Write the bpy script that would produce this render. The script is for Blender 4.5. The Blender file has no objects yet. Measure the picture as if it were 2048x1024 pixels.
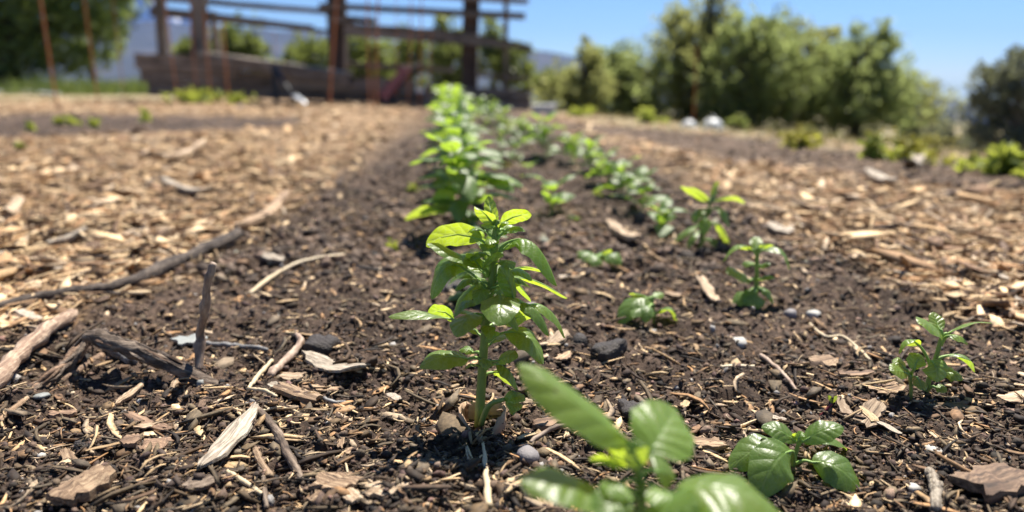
import bpy, math, random
import numpy as np
from mathutils import Vector, Matrix

# ------------------------------------------------------------------ camera, sky, sun, exposure
scene = bpy.context.scene
col = scene.collection
R = math.radians
CAM_H, FPX, PITCH = 0.16, 1490.0, R(13.66)      # camera height, focal length in photo pixels, downward pitch
CP, SP = math.cos(PITCH), math.sin(PITCH)
cd = bpy.data.cameras.new('camera'); cam = bpy.data.objects.new('camera', cd); col.objects.link(cam)
cam.location = (0, 0, CAM_H); cam.rotation_euler = (R(90) - PITCH, 0, 0)
cd.sensor_width = 36.0; cd.lens = FPX / 2048 * 36; cd.clip_start = 0.01; cd.clip_end = 30000
cd.dof.use_dof = True; cd.dof.focus_distance = 0.343; cd.dof.aperture_fstop = 6.0
scene.camera = cam
SUN_EL, SUN_AZ = R(62), R(26)                    # elevation; azimuth to the right of the view direction
w = bpy.data.worlds.new('World'); scene.world = w; w.use_nodes = True
nt = w.node_tree; bg = nt.nodes['Background']
sky = nt.nodes.new('ShaderNodeTexSky'); sky.sky_type = 'NISHITA'; sky.sun_disc = False
sky.sun_elevation = SUN_EL; sky.sun_rotation = SUN_AZ
sky.altitude = 900; sky.air_density = 0.9; sky.dust_density = 0.0; sky.ozone_density = 4.0
tint = nt.nodes.new('ShaderNodeMix'); tint.data_type = 'RGBA'; tint.blend_type = 'MULTIPLY'; tint.inputs[0].default_value = 1.0
tint.inputs[7].default_value = (.80, .95, 1.10, 1)      # the clear blue of a dry day, over the whole sky
nt.links.new(sky.outputs[0], tint.inputs[6]); nt.links.new(tint.outputs[2], bg.inputs[0]); bg.inputs[1].default_value = 0.056
sl = bpy.data.lights.new('sun', 'SUN'); sun = bpy.data.objects.new('sun', sl); col.objects.link(sun)
sl.energy = 5.0; sl.angle = R(0.53); sl.color = (1.0, 0.94, 0.84)
sd = Vector((math.sin(SUN_AZ) * math.cos(SUN_EL), math.cos(SUN_AZ) * math.cos(SUN_EL), math.sin(SUN_EL)))
sun.rotation_euler = (-sd).to_track_quat('-Z', 'Y').to_euler(); sun.location = (3, 5, 9)
vs = scene.view_settings; vs.view_transform = 'Standard'; vs.look = 'None'; vs.gamma = 1; vs.use_curve_mapping = False
vs.exposure = 1.06
cy = scene.cycles
cy.use_denoising = True; cy.max_bounces = 8; cy.diffuse_bounces = 3; cy.transmission_bounces = 4; cy.volume_bounces = 0
cy.transparent_max_bounces = 8; cy.caustics_reflective = False; cy.caustics_refractive = False
cy.sample_clamp_indirect = 6.0

rng = np.random.default_rng(7)
random.seed(7)

# ------------------------------------------------------------------ helpers: pixels, terrain
def pdir(u, v):
    a, b = (u - 1024) / FPX, (v - 512) / FPX
    return np.array([a, CP - b * SP, -SP - b * CP])
def at(u, v, Y):
    d = pdir(u, v); t = Y / d[1]
    return Vector((d[0] * t, Y, CAM_H + d[2] * t))
def proj(x, y, z):
    dz = z - CAM_H
    dep = np.maximum(y * CP - dz * SP, 1e-4)
    return 1024 + FPX * x / dep, 512 - FPX * (y * SP + dz * CP) / dep
LAT = np.random.default_rng(3).random((256, 256))
def vnoise(x, y):
    xi = np.floor(x).astype(int); yi = np.floor(y).astype(int); fx = x - xi; fy = y - yi
    fx = fx * fx * (3 - 2 * fx); fy = fy * fy * (3 - 2 * fy)
    a = LAT[xi & 255, yi & 255]; b = LAT[(xi + 1) & 255, yi & 255]; c = LAT[xi & 255, (yi + 1) & 255]; d = LAT[(xi + 1) & 255, (yi + 1) & 255]
    return (a * (1 - fx) + b * fx) * (1 - fy) + (c * (1 - fx) + d * fx) * fy - 0.5
def Hm(x, y):
    x = np.asarray(x, float); y = np.asarray(y, float)
    s = (x - .84) * .927 + (y - 1.2) * .376
    s = np.where(s > 8, 8 + (s - 8) * .3, s)
    z = -0.1 * (np.sqrt(s * s + .09) + s) / 2
    r = np.hypot(x, y)
    f = np.clip(r - 18, 0, 560)
    return z - .11 * f * np.clip(f / 30, 0, 1)
def H(x, y, fine=True):
    x = np.asarray(x, float); y = np.asarray(y, float)
    r = np.hypot(x, y)
    near = 1 / (1 + (r / 6) ** 2)
    z = Hm(x, y) + near * (.012 * vnoise(x * 9 + 7, y * 9) + .010 * vnoise(x * 23, y * 23 + 5)) + .02 * vnoise(x * 1.7, y * 1.7) * np.clip((r - .8) / 2, 0, 1)
    z = z + .25 * vnoise(x * .15, y * .15) * np.clip((r - 9) / 10, 0, 1)
    if fine:
        k = np.clip(1.6 - r, 0, 1) 
        z = z + near * .011 * np.abs(vnoise(x * 60, y * 60)) + k * (.0062 * np.abs(vnoise(x * 170 + 3, y * 170)) + .0026 * vnoise(x * 430, y * 430 + 9) + .0013 * vnoise(x * 1000, y * 1000))
    return z
def gnd(u, v, fine=False):
    d = pdir(u, v); t = CAM_H / max(1e-5, -d[2]) if d[2] < -0.012 else 14.0
    for _ in range(30):
        t2 = (CAM_H - float(H(d[0] * t, d[1] * t, fine))) / max(.006, -d[2]); t = .5 * t + .5 * min(t2, 60)
    return Vector((d[0] * t, d[1] * t, float(H(d[0] * t, d[1] * t, fine))))
def pxm(p):                                       # metres per photo pixel at a point
    return (p[1] * CP - (p[2] - CAM_H) * SP) / FPX

# ------------------------------------------------------------------ helpers: meshes and objects
def mesh_np(name, V, F, smooth=False, attrs=None, uv=None):
    """V (n,3), F (m,k) with constant k or list of faces"""
    me = bpy.data.meshes.new(name)
    if isinstance(F, np.ndarray):
        m, k = F.shape
        me.vertices.add(len(V)); me.vertices.foreach_set('co', np.asarray(V, np.float32).ravel())
        me.loops.add(m * k); me.loops.foreach_set('vertex_index', F.astype(np.int32).ravel())
        me.polygons.add(m); me.polygons.foreach_set('loop_start', np.arange(0, m * k, k, dtype=np.int32))
        me.polygons.foreach_set('loop_total', np.full(m, k, np.int32))
        me.update(calc_edges=True); me.validate()
    else:
        me.from_pydata([tuple(v) for v in V], [], F); me.update()
    if smooth: me.polygons.foreach_set('use_smooth', np.ones(len(me.polygons), bool))
    if uv is not None:
        l = np.empty(len(me.loops), np.int32); me.loops.foreach_get('vertex_index', l)
        lay = me.uv_layers.new(name='UVMap'); lay.data.foreach_set('uv', np.asarray(uv, np.float32)[l].ravel())
    for k_, a in (attrs or {}).items():
        a = np.asarray(a, np.float32)
        if a.ndim == 1:
            at_ = me.attributes.new(k_, 'FLOAT', 'POINT'); at_.data.foreach_set('value', a)
        else:
            at_ = me.attributes.new(k_, 'FLOAT_COLOR', 'POINT'); at_.data.foreach_set('color', np.hstack([a, np.ones((len(a), 1))]).astype(np.float32).ravel())
    return me
def link(name, me, mat=None, parent=None):
    o = bpy.data.objects.new(name, me); col.objects.link(o)
    if mat is not None and me is not None and not me.materials: me.materials.append(mat)
    if parent is not None: o.parent = parent
    return o
def tag(o, label, cat=None, group=None, kind=None):
    o['label'] = label
    if cat: o['category'] = cat
    if group: o['group'] = group
    if kind: o['kind'] = kind
    return o
def empty(name, loc, label, cat, group=None):
    o = bpy.data.objects.new(name, None); col.objects.link(o); o.location = loc; o.empty_display_size = .02
    return tag(o, label, cat, group)
class MB:
    def __init__(s): s.V = []; s.F = []; s.n = 0; s.C = []
    def add(s, V, F, c=None):
        V = np.asarray(V, float); s.V.append(V); s.F += [tuple(int(i) + s.n for i in f) for f in F]; s.n += len(V)
        s.C.append(np.full((len(V), 1), 0 if c is None else c))
    def tube(s, P, rad, sides=8, jit=0, cap=True):
        P = np.asarray([tuple(p) for p in P], float); n = len(P); rad = np.broadcast_to(np.asarray(rad, float), (n,))
        T = np.gradient(P, axis=0); T /= np.linalg.norm(T, axis=1)[:, None] + 1e-12
        up = np.array([0, 0, 1.]) if abs(T[0, 2]) < .9 else np.array([0, 1., 0]); V = []
        A = np.cross(T[0], up); A /= np.linalg.norm(A)
        for i in range(n):
            A = A - T[i] * (A @ T[i]); A /= np.linalg.norm(A); B = np.cross(T[i], A)
            for k in range(sides):
                a = 2 * math.pi * k / sides; r = rad[i] * (1 + jit * (random.random() - .5) * 2)
                V.append(P[i] + r * (math.cos(a) * A + math.sin(a) * B))
        F = [(i * sides + k, i * sides + (k + 1) % sides, (i + 1) * sides + (k + 1) % sides, (i + 1) * sides + k) for i in range(n - 1) for k in range(sides)]
        if cap:
            F.append(tuple(range(sides))[::-1]); F.append(tuple((n - 1) * sides + k for k in range(sides)))
        s.add(V, F); return s
    def box(s, c, ax, ay, az):
        c, ax, ay, az = [np.array(tuple(q), float) for q in (c, ax, ay, az)]
        V = [c + i * ax + j * ay + k * az for k in (-1, 1) for j in (-1, 1) for i in (-1, 1)]
        s.add(V, [(0, 2, 3, 1), (4, 5, 7, 6), (0, 1, 5, 4), (2, 6, 7, 3), (0, 4, 6, 2), (1, 3, 7, 5)]); return s
    def build(s, name, mat, parent=None, smooth=False, origin=None):
        V = np.vstack(s.V); o0 = np.array(tuple(origin)) if origin is not None else np.zeros(3)
        return link(name, mesh_np(name, V - o0, s.F, smooth), mat, parent)
def smoothpts(P, n):
    P = np.asarray([tuple(p) for p in P], float); m = len(P)
    if m < 3:
        t = np.linspace(0, 1, n)[:, None]; return P[0] * (1 - t) + P[-1] * t
    out = []
    for q in np.linspace(0, m - 1, n):
        i = min(int(q), m - 2); f = q - i
        p0, p1, p2, p3 = P[max(i - 1, 0)], P[i], P[i + 1], P[min(i + 2, m - 1)]
        out.append(.5 * ((2 * p1) + (-p0 + p2) * f + (2 * p0 - 5 * p1 + 4 * p2 - p3) * f * f + (-p0 + 3 * p1 - 3 * p2 + p3) * f ** 3))
    return np.array(out)

# ------------------------------------------------------------------ materials
class N:
    def __init__(s, name):
        s.m = bpy.data.materials.new(name); s.m.use_nodes = True; s.t = s.m.node_tree; s.t.nodes.clear()
        s.out = s.t.nodes.new('ShaderNodeOutputMaterial')
    def n(s, typ, ins=None, **kw):
        nd = s.t.nodes.new('ShaderNode' + typ)
        for k, v in kw.items(): setattr(nd, k, v)
        for k, v in (ins or {}).items():
            if isinstance(v, bpy.types.NodeSocket): s.t.links.new(v, nd.inputs[k])
            else: nd.inputs[k].default_value = v
        return nd
    def math(s, op, a, b=0.0, clamp=False):
        nd = s.n('Math', {0: a, 1: b}, operation=op); nd.use_clamp = clamp; return nd.outputs[0]
    def ramp(s, fac, stops):
        nd = s.n('ValToRGB', {0: fac}); r = nd.color_ramp
        while len(r.elements) < len(stops): r.elements.new(.5)
        for e, (p, c) in zip(r.elements, stops): e.position = p; e.color = (*c, 1) if len(c) == 3 else c
        return nd.outputs[0]
    def mix(s, f, a, b, mode='MIX'):
        nd = s.n('Mix', data_type='RGBA', blend_type=mode)
        for i, v in ((0, f), (6, a), (7, b)):
            if isinstance(v, bpy.types.NodeSocket): s.t.links.new(v, nd.inputs[i])
            else: nd.inputs[i].default_value = (*v, 1) if isinstance(v, tuple) and len(v) == 3 else v
        return nd.outputs[2]
    def noise(s, vec, scale, detail=4, rough=.6, **kw):
        ins = {'Scale': scale, 'Detail': detail, 'Roughness': rough}
        if vec is not None: ins['Vector'] = vec
        return s.n('TexNoise', ins).outputs[0]
    def bump(s, h, strength, dist, nrm=None):
        ins = {'Height': h, 'Strength': strength, 'Distance': dist}
        if nrm is not None: ins['Normal'] = nrm
        return s.n('Bump', ins).outputs[0]
    def done(s, shader): s.t.links.new(shader, s.out.inputs[0]); return s.m

def leaf_material(name, c_dark, c_light, c_trans, trans=.42, rough=.40, scale=1.0):
    k = N(name); uv = k.n('UVMap').outputs[0]; sx = k.n('SeparateXYZ', {0: uv})
    a = k.math('ABSOLUTE', k.math('SUBTRACT', k.math('MULTIPLY', sx.outputs[0], 2.0), 1.0))
    p = k.math('MULTIPLY', k.math('SUBTRACT', sx.outputs[1], k.math('MULTIPLY', k.math('POWER', a, .8), .24)), 5.0)
    sn = k.math('ABSOLUTE', k.math('SINE', k.math('MULTIPLY', p, math.pi)))
    lat = k.math('MULTIPLY', k.math('SUBTRACT', 1.0, k.math('MULTIPLY', sn, 6.0), clamp=True), k.math('SUBTRACT', 1.0, k.math('MULTIPLY', a, .7)))
    mid = k.math('SUBTRACT', 1.0, k.math('MULTIPLY', a, 11.0), clamp=True)
    vein = k.math('MAXIMUM', k.math('MULTIPLY', lat, .55), mid)
    tc = k.n('TexCoord').outputs['Object']
    nz = k.noise(tc, 90 * scale, 3); rnd = k.n('ObjectInfo').outputs['Random']
    f = k.math('ADD', k.math('MULTIPLY', nz, .7), k.math('MULTIPLY', rnd, .45), clamp=True)
    base = k.mix(f, c_dark, c_light)
    base = k.mix(k.math('MULTIPLY', vein, .35), base, (.20, .30, .06))
    tcol = k.mix(k.math('MULTIPLY', vein, .6), k.mix(nz, c_trans, tuple(q * .8 for q in c_trans)), (.75, .85, .3))
    net = k.n('TexVoronoi', {'Vector': tc, 'Scale': 420.0 * scale}, feature='DISTANCE_TO_EDGE').outputs[0]; netv = k.math('SUBTRACT', 1.0, k.math('MULTIPLY', net, 7.0), clamp=True)
    tcol = k.mix(k.math('MULTIPLY', netv, .25), tcol, (.8, .9, .35)); base = k.mix(k.math('MULTIPLY', netv, .14), base, (.26, .38, .12))
    spot = k.ramp(k.noise(tc, 260 * scale, 3, .7), [(.68, (0, 0, 0)), (.74, (1, 1, 1))])
    base = k.mix(k.math('MULTIPLY', spot, .5), base, (.16, .10, .045)); tcol = k.mix(k.math('MULTIPLY', spot, .6), tcol, (.30, .22, .05))
    fine = k.noise(tc, 900 * scale, 2)
    h = k.math('ADD', k.math('POWER', sn, .5), k.math('ADD', k.math('MULTIPLY', fine, .25), k.math('MULTIPLY', netv, -.22)))
    h = k.math('SUBTRACT', h, k.math('MULTIPLY', mid, .8))
    bp = k.bump(h, .24, .0010)
    pr = k.n('BsdfPrincipled', {'Base Color': base, 'Roughness': rough, 'Normal': bp, 'Specular IOR Level': .9})
    tr = k.n('BsdfTranslucent', {'Color': tcol, 'Normal': bp})
    return k.done(k.n('MixShader', {0: trans, 1: pr.outputs[0], 2: tr.outputs[0]}).outputs[0])
def plain(name, c, rough=.7, var=.25, scale=60, bump=.3, bdist=.001, metal=0):
    k = N(name); tc = k.n('TexCoord').outputs['Object']; nz = k.noise(tc, scale, 5)
    b = k.mix(nz, tuple(q * (1 - var) for q in c), tuple(min(1, q * (1 + var)) for q in c))
    bp = k.bump(k.noise(tc, scale * 4, 4), bump, bdist)
    return k.done(k.n('BsdfPrincipled', {'Base Color': b, 'Roughness': rough, 'Normal': bp, 'Metallic': metal}).outputs[0])
def wood(name, c1, c2, c3, gx=9, gy=150, bump=.6, rough=.75, bd=.0012):
    """grain along local X, colours c1 dark .. c3 light"""
    k = N(name); tc = k.n('TexCoord').outputs['Object']; rnd = k.n('ObjectInfo').outputs['Random']
    mp = k.n('Mapping', {'Vector': tc, 'Scale': (gx, gy, gy)})
    off = k.n('CombineXYZ', {0: k.math('MULTIPLY', rnd, 37.0), 1: k.math('MULTIPLY', rnd, 91.0)})
    vec = k.n('VectorMath', {0: mp.outputs[0], 1: off.outputs[0]}, operation='ADD').outputs[0]
    g = k.noise(vec, 1.0, 6, .65); blot = k.noise(tc, gx * 6, 3)
    f = k.math('ADD', k.math('MULTIPLY', g, .85), k.math('MULTIPLY', blot, .25)); f = k.math('ADD', k.math('MULTIPLY', k.math('SUBTRACT', f, .53), 1.45), .5)
    b = k.ramp(f, [(.30, c1), (.50, c2), (.68, c3)])
    hsv = k.n('HueSaturation', {'Color': b, 'Value': k.math('ADD', .72, k.math('MULTIPLY', rnd, .5))})
    bp = k.bump(g, bump, bd)
    return k.done(k.n('BsdfPrincipled', {'Base Color': hsv.outputs[0], 'Roughness': rough, 'Normal': bp}).outputs[0])
def attr_mat(name, rough=.85, nscale=600, bump=.4, bd=.0006, var=.35, spec=.5):
    k = N(name); c = k.n('Attribute', attribute_name='col').outputs[0]; tc = k.n('TexCoord').outputs['Object']
    nz = k.noise(tc, nscale, 3)
    b = k.mix(1.0, c, k.ramp(nz, [(.3, (1 - var,) * 3), (.7, (1 + var,) * 3)]), 'MULTIPLY')
    return k.done(k.n('BsdfPrincipled', {'Base Color': b, 'Roughness': rough, 'Specular IOR Level': spec, 'Normal': k.bump(nz, bump, bd)}).outputs[0])

M = {}
M['basil'] = leaf_material('basil_leaf', (.055, .115, .014), (.125, .205, .034), (.62, .86, .035))
M['basil_far'] = leaf_material('basil_leaf_row', (.050, .105, .014), (.115, .20, .03), (.56, .84, .04), rough=.42)
M['basil_young'] = leaf_material('basil_leaf_young', (.075, .145, .016), (.155, .245, .036), (.74, .94, .045))
M['stem'] = plain('basil_stem', (.19, .25, .055), .5, .25, 200, .3, .0004)
M['petiole'] = plain('basil_petiole', (.23, .36, .085), .5, .2, 200, .2, .0003)
M['paper'] = plain('paper_pot_wall', (.46, .31, .20), .85, .6, 160, .5, .0006)
M['bark'] = wood('dark_bark', (.030, .020, .014), (.125, .088, .062), (.30, .23, .17), 40, 260, 1.0, .85, .002)
M['bark_dark'] = wood('blackened_bark', (.012, .009, .008), (.05, .036, .028), (.13, .10, .078), 40, 260, 1.0, .85, .002)
M['twig'] = wood('brown_twig', (.12, .08, .055), (.27, .185, .135), (.42, .32, .24), 60, 300, .6, .7, .0008)
M['twig_grey'] = wood('grey_twig', (.10, .095, .09), (.22, .21, .20), (.36, .35, .33), 40, 400, .6, .6, .0006)
M['pale_wood'] = wood('pale_wood', (.10, .062, .035), (.36, .25, .155), (.58, .45, .31), 12, 800, 1.0)
M['tan_wood'] = wood('tan_wood', (.065, .037, .02), (.27, .17, .098), (.50, .355, .22), 12, 800, 1.0)
M['brown_wood'] = wood('brown_wood', (.045, .027, .017), (.17, .10, .06), (.34, .22, .135), 12, 620)
M['grey_wood'] = wood('weathered_grey_wood', (.085, .066, .048), (.29, .235, .175), (.50, .43, .335), 12, 800, 1.0)
M['peeling'] = wood('peeling_stick', (.10, .06, .038), (.26, .17, .115), (.46, .34, .24), 30, 420, 1.0, .8, .0015)
M['straw'] = plain('dry_straw', (.58, .46, .29), .5, .2, 300, .2, .0003)
M['charcoal'] = plain('charcoal_clod', (.040, .030, .025), .6, .5, 160, 1.0, .002)
M['stone_grey'] = plain('grey_stone', (.21, .19, .19), .7, .35, 260, .5, .0008)
M['stone_white'] = plain('white_stone', (.42, .40, .36), .75, .35, 300, .4, .0006)
M['slate'] = plain('slate_stone', (.24, .25, .235), .6, .3, 200, .5, .0008)
M['timber'] = wood('fence_timber', (.050, .038, .030), (.135, .108, .085), (.25, .205, .17), 2.5, 40, .7, .85, .006)
M['timber_red'] = wood('reddish_timber', (.03, .018, .014), (.075, .045, .034), (.13, .085, .065), 2.5, 40, .7, .85, .006)
M['rust'] = plain('rusty_steel', (.42, .155, .06), .8, .4, 30, .5, .002)
M['trunk'] = wood('tree_bark', (.04, .03, .025), (.10, .08, .06), (.17, .14, .11), 6, 20, 1.0, .9, .01)

# soil and mulch ground
k = N('garden_soil'); tc = k.n('TexCoord').outputs['Object']; ms = k.n('Attribute', attribute_name='mulch').outputs['Fac']
n1 = k.noise(tc, 35, 6, .7); n2 = k.noise(tc, 260, 5, .7); n3 = k.noise(tc, 900, 3, .7)
soilc = k.ramp(k.math('ADD', k.math('MULTIPLY', n1, .5), k.math('MULTIPLY', n2, .5)), [(.34, (.014, .009, .0065)), (.5, (.066, .042, .029)), (.68, (.19, .130, .092))])
patch = k.noise(tc, 7, 4, .6); soilc = k.mix(1.0, soilc, k.ramp(patch, [(.35, (.6, .58, .56)), (.62, (1.3, 1.3, 1.3))]), 'MULTIPLY')
mulc = k.ramp(k.math('ADD', k.math('MULTIPLY', n2, .6), k.math('MULTIPLY', n1, .4)), [(.30, (.080, .045, .023)), (.5, (.27, .172, .092)), (.66, (.48, .345, .205))])
n4 = k.noise(tc, 1.1, 6, .65); dry = k.ramp(n4, [(.35, (.10, .11, .045)), (.5, (.26, .21, .11)), (.65, (.34, .27, .17))])
farm = k.n('Attribute', attribute_name='far').outputs['Fac']
b = k.mix(farm, k.mix(ms, soilc, mulc), dry)
hh = k.math('ADD', n2, k.math('MULTIPLY', n3, .5))
pr = k.n('BsdfPrincipled', {'Base Color': b, 'Roughness': .9, 'Specular IOR Level': .35, 'Normal': k.bump(hh, .8, .003)})
M['soil'] = k.done(pr.outputs[0])

# ------------------------------------------------------------------ ground sheet
def lerp_px(pts, q, axis):                        # piecewise-linear boundary
    p = np.array(pts, float); o = np.argsort(p[:, axis]); return np.interp(q, p[o, axis], p[o, 1 - axis])
LEFT_B = [(-900, 980), (-300, 800), (0, 690), (250, 600), (420, 520), (600, 400), (760, 290), (850, 225), (890, 200)]
RIGHT_B = [(3000, 1100), (2400, 850), (2048, 700), (1800, 575), (1600, 485), (1380, 372), (1180, 270), (1060, 225), (1000, 205)]
def mulch_of(x, y):
    """share of wood mulch in the ground at world x, y (1 = mulch path, 0 = garden bed)"""
    z = Hm(x, y); u, v = proj(x, np.maximum(y, .05), z)
    wob = 50 * vnoise(x * 12, y * 12) + 50 * vnoise(x * 40, y * 40)
    xl = lerp_px(LEFT_B, v, 1) + wob * (v / 500); xr = lerp_px(RIGHT_B, v, 1) + wob * (v / 500)
    m = np.maximum(np.clip((xl - u) / 110 + .5, 0, 1), np.clip((u - xr) / 120 + .5, 0, 1))
    # the next bed on the left and on the right
    tl = 225 + (u - 0) * .012 + wob * .25; bl = 280 - np.clip(u - 150, 0, 1e9) * .055 + wob * .25
    m = m * (1 - np.clip((v - tl) / 5, 0, 1) * np.clip((bl - v) / 6, 0, 1) * (u < 600))
    tr = lerp_px([(1080, 236), (1300, 258), (1550, 285), (2048, 338), (2600, 400)], u, 0); br = lerp_px([(1080, 240), (1300, 296), (1550, 334), (2048, 392), (2600, 460)], u, 0) + wob * .25
    m = m * (1 - .85 * np.clip((v - tr) / 5, 0, 1) * np.clip((br - v) / 6, 0, 1) * (u > 1080))
    m = np.where(v > 1030, np.clip(m, 0, 1) * (np.abs(x) > .5), m)
    return np.clip(m, 0, 1)
th = np.concatenate([np.linspace(-80, -42, 40, endpoint=False), np.linspace(-42, 42, 520), np.linspace(42, 80, 41)[1:]]) * math.pi / 180
rr = np.concatenate([np.geomspace(.05, .24, 50, endpoint=False), np.geomspace(.24, 1.3, 340, endpoint=False), np.geomspace(1.3, 7, 110, endpoint=False), np.geomspace(7, 3900, 70)])
TH, RR = np.meshgrid(th, rr); GX = RR * np.sin(TH); GY = RR * np.cos(TH)
GZ = H(GX, GY); nr, nc = GX.shape
idx = np.arange(nr * nc).reshape(nr, nc)
F = np.stack([idx[:-1, :-1], idx[:-1, 1:], idx[1:, 1:], idx[1:, :-1]], -1).reshape(-1, 4)
mul = mulch_of(GX.ravel(), GY.ravel())
GU, GV = proj(GX.ravel(), GY.ravel(), Hm(GX.ravel(), GY.ravel()))
sdist = (GX.ravel() - .84) * .927 + (GY.ravel() - 1.2) * .376
farf = np.maximum(np.clip((sdist - .15) / .5, 0, 1) * (GX.ravel() > .35), np.clip((RR.ravel() - 5.2) / 1.0, 0, 1))
g = link('ground', mesh_np('ground', np.stack([GX.ravel(), GY.ravel(), GZ.ravel()], 1), F[:, ::-1], True, {'mulch': mul, 'far': farf}), M['soil'])
tag(g, 'dark garden soil between tan wood mulch paths', kind='structure')

# ------------------------------------------------------------------ far hills, cloud, haze
k = N('far_hillside'); tc = k.n('TexCoord').outputs['Object']; n1 = k.noise(tc, .006, 8, .65)
M['hill'] = k.done(k.n('BsdfPrincipled', {'Base Color': k.ramp(n1, [(.35, (.018, .026, .018)), (.55, (.038, .042, .03)), (.7, (.08, .07, .055))]), 'Roughness': 1.0}).outputs[0])
def hills(name, ridge, Y, label, depth, seed):
    us = np.linspace(-1500, 3600, 260); top = np.interp(us, *zip(*ridge))
    a = (us - 1024) / FPX
    rows = []
    for j in range(14):
        f = j / 13; Yj = Y - depth * (1 - f)
        zt = np.array([at(u, v, Y).z for u, v in zip(us, top)])
        z = -75 + (zt + 75) * f ** 1.4 * (1 + (1 - f) * .9 * vnoise(a * 14 + seed, np.full_like(a, f * 4.0))) + 14 * vnoise(a * 40, np.full_like(a, j * .6 + seed)) * (.3 + .7 * f)
        rows.append(np.stack([a * Y * (.35 + .65 * Yj / Y), np.full_like(a, Yj), z], 1))
    V = np.vstack(rows); n = len(us); ii = np.arange(14 * n).reshape(14, n)
    F = np.stack([ii[:-1, :-1], ii[:-1, 1:], ii[1:, 1:], ii[1:, :-1]], -1).reshape(-1, 4)
    tag(link(name, mesh_np(name, V, F, True), M['hill']), label, kind='structure')
hills('hills', [(-1500, 60), (-300, 44), (0, 46), (250, 47), (330, 44), (600, 62), (900, 92), (1100, 104), (1180, 122), (1500, 168), (1700, 183), (1900, 197), (2100, 215), (2600, 190), (3600, 160)], 3000, 'long blue hazy ridge of hills along the horizon', 1500, 4)
k = N('cloud_white'); M['cloud'] = k.done(k.n('BsdfDiffuse', {'Color': (.9, .9, .92, 1)}).outputs[0])
def icos(sub):
    import bmesh
    bm = bmesh.new(); bmesh.ops.create_icosphere(bm, subdivisions=sub, radius=1)
    V = np.array([v.co[:] for v in bm.verts]); Fc = np.array([[v.index for v in f.verts] for f in bm.faces]); bm.free(); return V, Fc
I1V, I1F = icos(1); I2V, I2F = icos(2); I3V, I3F = icos(3)
mb = MB()
for (u, v, r) in ((262, 28, 26), (285, 12, 30), (300, 30, 22), (250, 45, 24), (225, 40, 16), (315, 42, 18), (275, 45, 30), (345, 48, 16), (375, 46, 14), (330, 40, 16)):
    c = np.array(at(u, v, 7600)); V = I3V * r * 7600 / FPX
    V = V * (1 + .25 * vnoise(I3V[:, 0] * 3 + u, I3V[:, 1] * 3 + I3V[:, 2] * 2)[:, None]) + c; mb.add(V, I3F)
tag(mb.build('cloud', M['cloud'], smooth=True), 'small white cloud low over the ridge behind the fence', kind='structure')
k = N('haze_air'); pv = k.n('VolumePrincipled', {'Color': (.20, .38, 1.0, 1), 'Density': 0.00008, 'Anisotropy': .2}); k.t.links.new(pv.outputs[0], k.out.inputs[1])
hz = MB().box((0, 2480, 60), (6000, 0, 0), (0, 2560, 0), (0, 0, 240)).build('haze', k.m); tag(hz, 'thin blue haze in the air towards the hills', kind='stuff')

# ------------------------------------------------------------------ timber fence and low timber wall (about 5 m away)
FY = 4.9
def plank(name, u1, v1, u2, v2, t1, Y1, Y2, parent, mat, thick=.045, t2=None, name_seed=0):
    """board from pixel 1 to pixel 2 with end heights t1, t2 (pixels): grain along its own X"""
    A, B = at(u1, v1, Y1), at(u2, v2, Y2); L = (B - A).length; X = (B - A).normalized()
    Zup = Vector((0, 0, 1)) if abs(X.z) < .7 else Vector((1, 0, 0))
    Yv = Zup.cross(X).normalized(); Zv = X.cross(Yv).normalized()
    h1, h2 = t1 * Y1 / FPX / 2, (t2 if t2 else t1) * Y2 / FPX / 2
    n = 9; V = []; rs = random.Random(int(u1 * 7 + v1 * 3))
    for i in range(n):
        f = i / (n - 1); hh = (h1 + (h2 - h1) * f); wob = [(rs.random() - .5) * hh * .22 for _ in range(4)]
        y = thick / 2
        V += [(f * L, -y, -hh + wob[0]), (f * L, y, -hh + wob[1]), (f * L, y, hh + wob[2]), (f * L, -y, hh + wob[3])]
    Fs = [(i * 4 + k, i * 4 + (k + 1) % 4, i * 4 + 4 + (k + 1) % 4, i * 4 + 4 + k) for i in range(n - 1) for k in range(4)] + [(3, 2, 1, 0), tuple((n - 1) * 4 + k for k in range(4))]
    o = link(name, mesh_np(name, V, Fs), mat, parent)
    Mx = Matrix(((X.x, Yv.x, Zv.x, A.x), (X.y, Yv.y, Zv.y, A.y), (X.z, Yv.z, Zv.z, A.z), (0, 0, 0, 1)))
    o.matrix_local = parent.matrix_basis.inverted() @ Mx
    return o
def gz(u, Y):
    x = (u - 1024) / FPX * Y; return float(H(x, Y))
def v_of(u, Y, z):                                # pixel row of height z at depth Y
    return float(proj(0.0, Y, z)[1])
fence = empty('timber_fence', (at(660, 190, FY).x, FY, 0), 'tall weathered timber fence with crooked open rails', 'fence')
T, TR = M['timber'], M['timber_red']
for (u1, v1, u2, v2, wd, Y, m) in ((305, -260, 331, 190, 17, 5.15, T), (392, -300, 402, 200, 26, 5.0, T), (424, 22, 442, 150, 11, 5.4, T), (672, -380, 676, 205, 32, 4.9, TR), (947, -330, 938, 215, 31, 4.75, TR), (1013, -200, 1011, 222, 9, 4.7, T)):
    plank('post', u1, v1, u2, v2, wd, Y, Y, fence, m, thick=wd * Y / FPX * .9)
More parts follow.
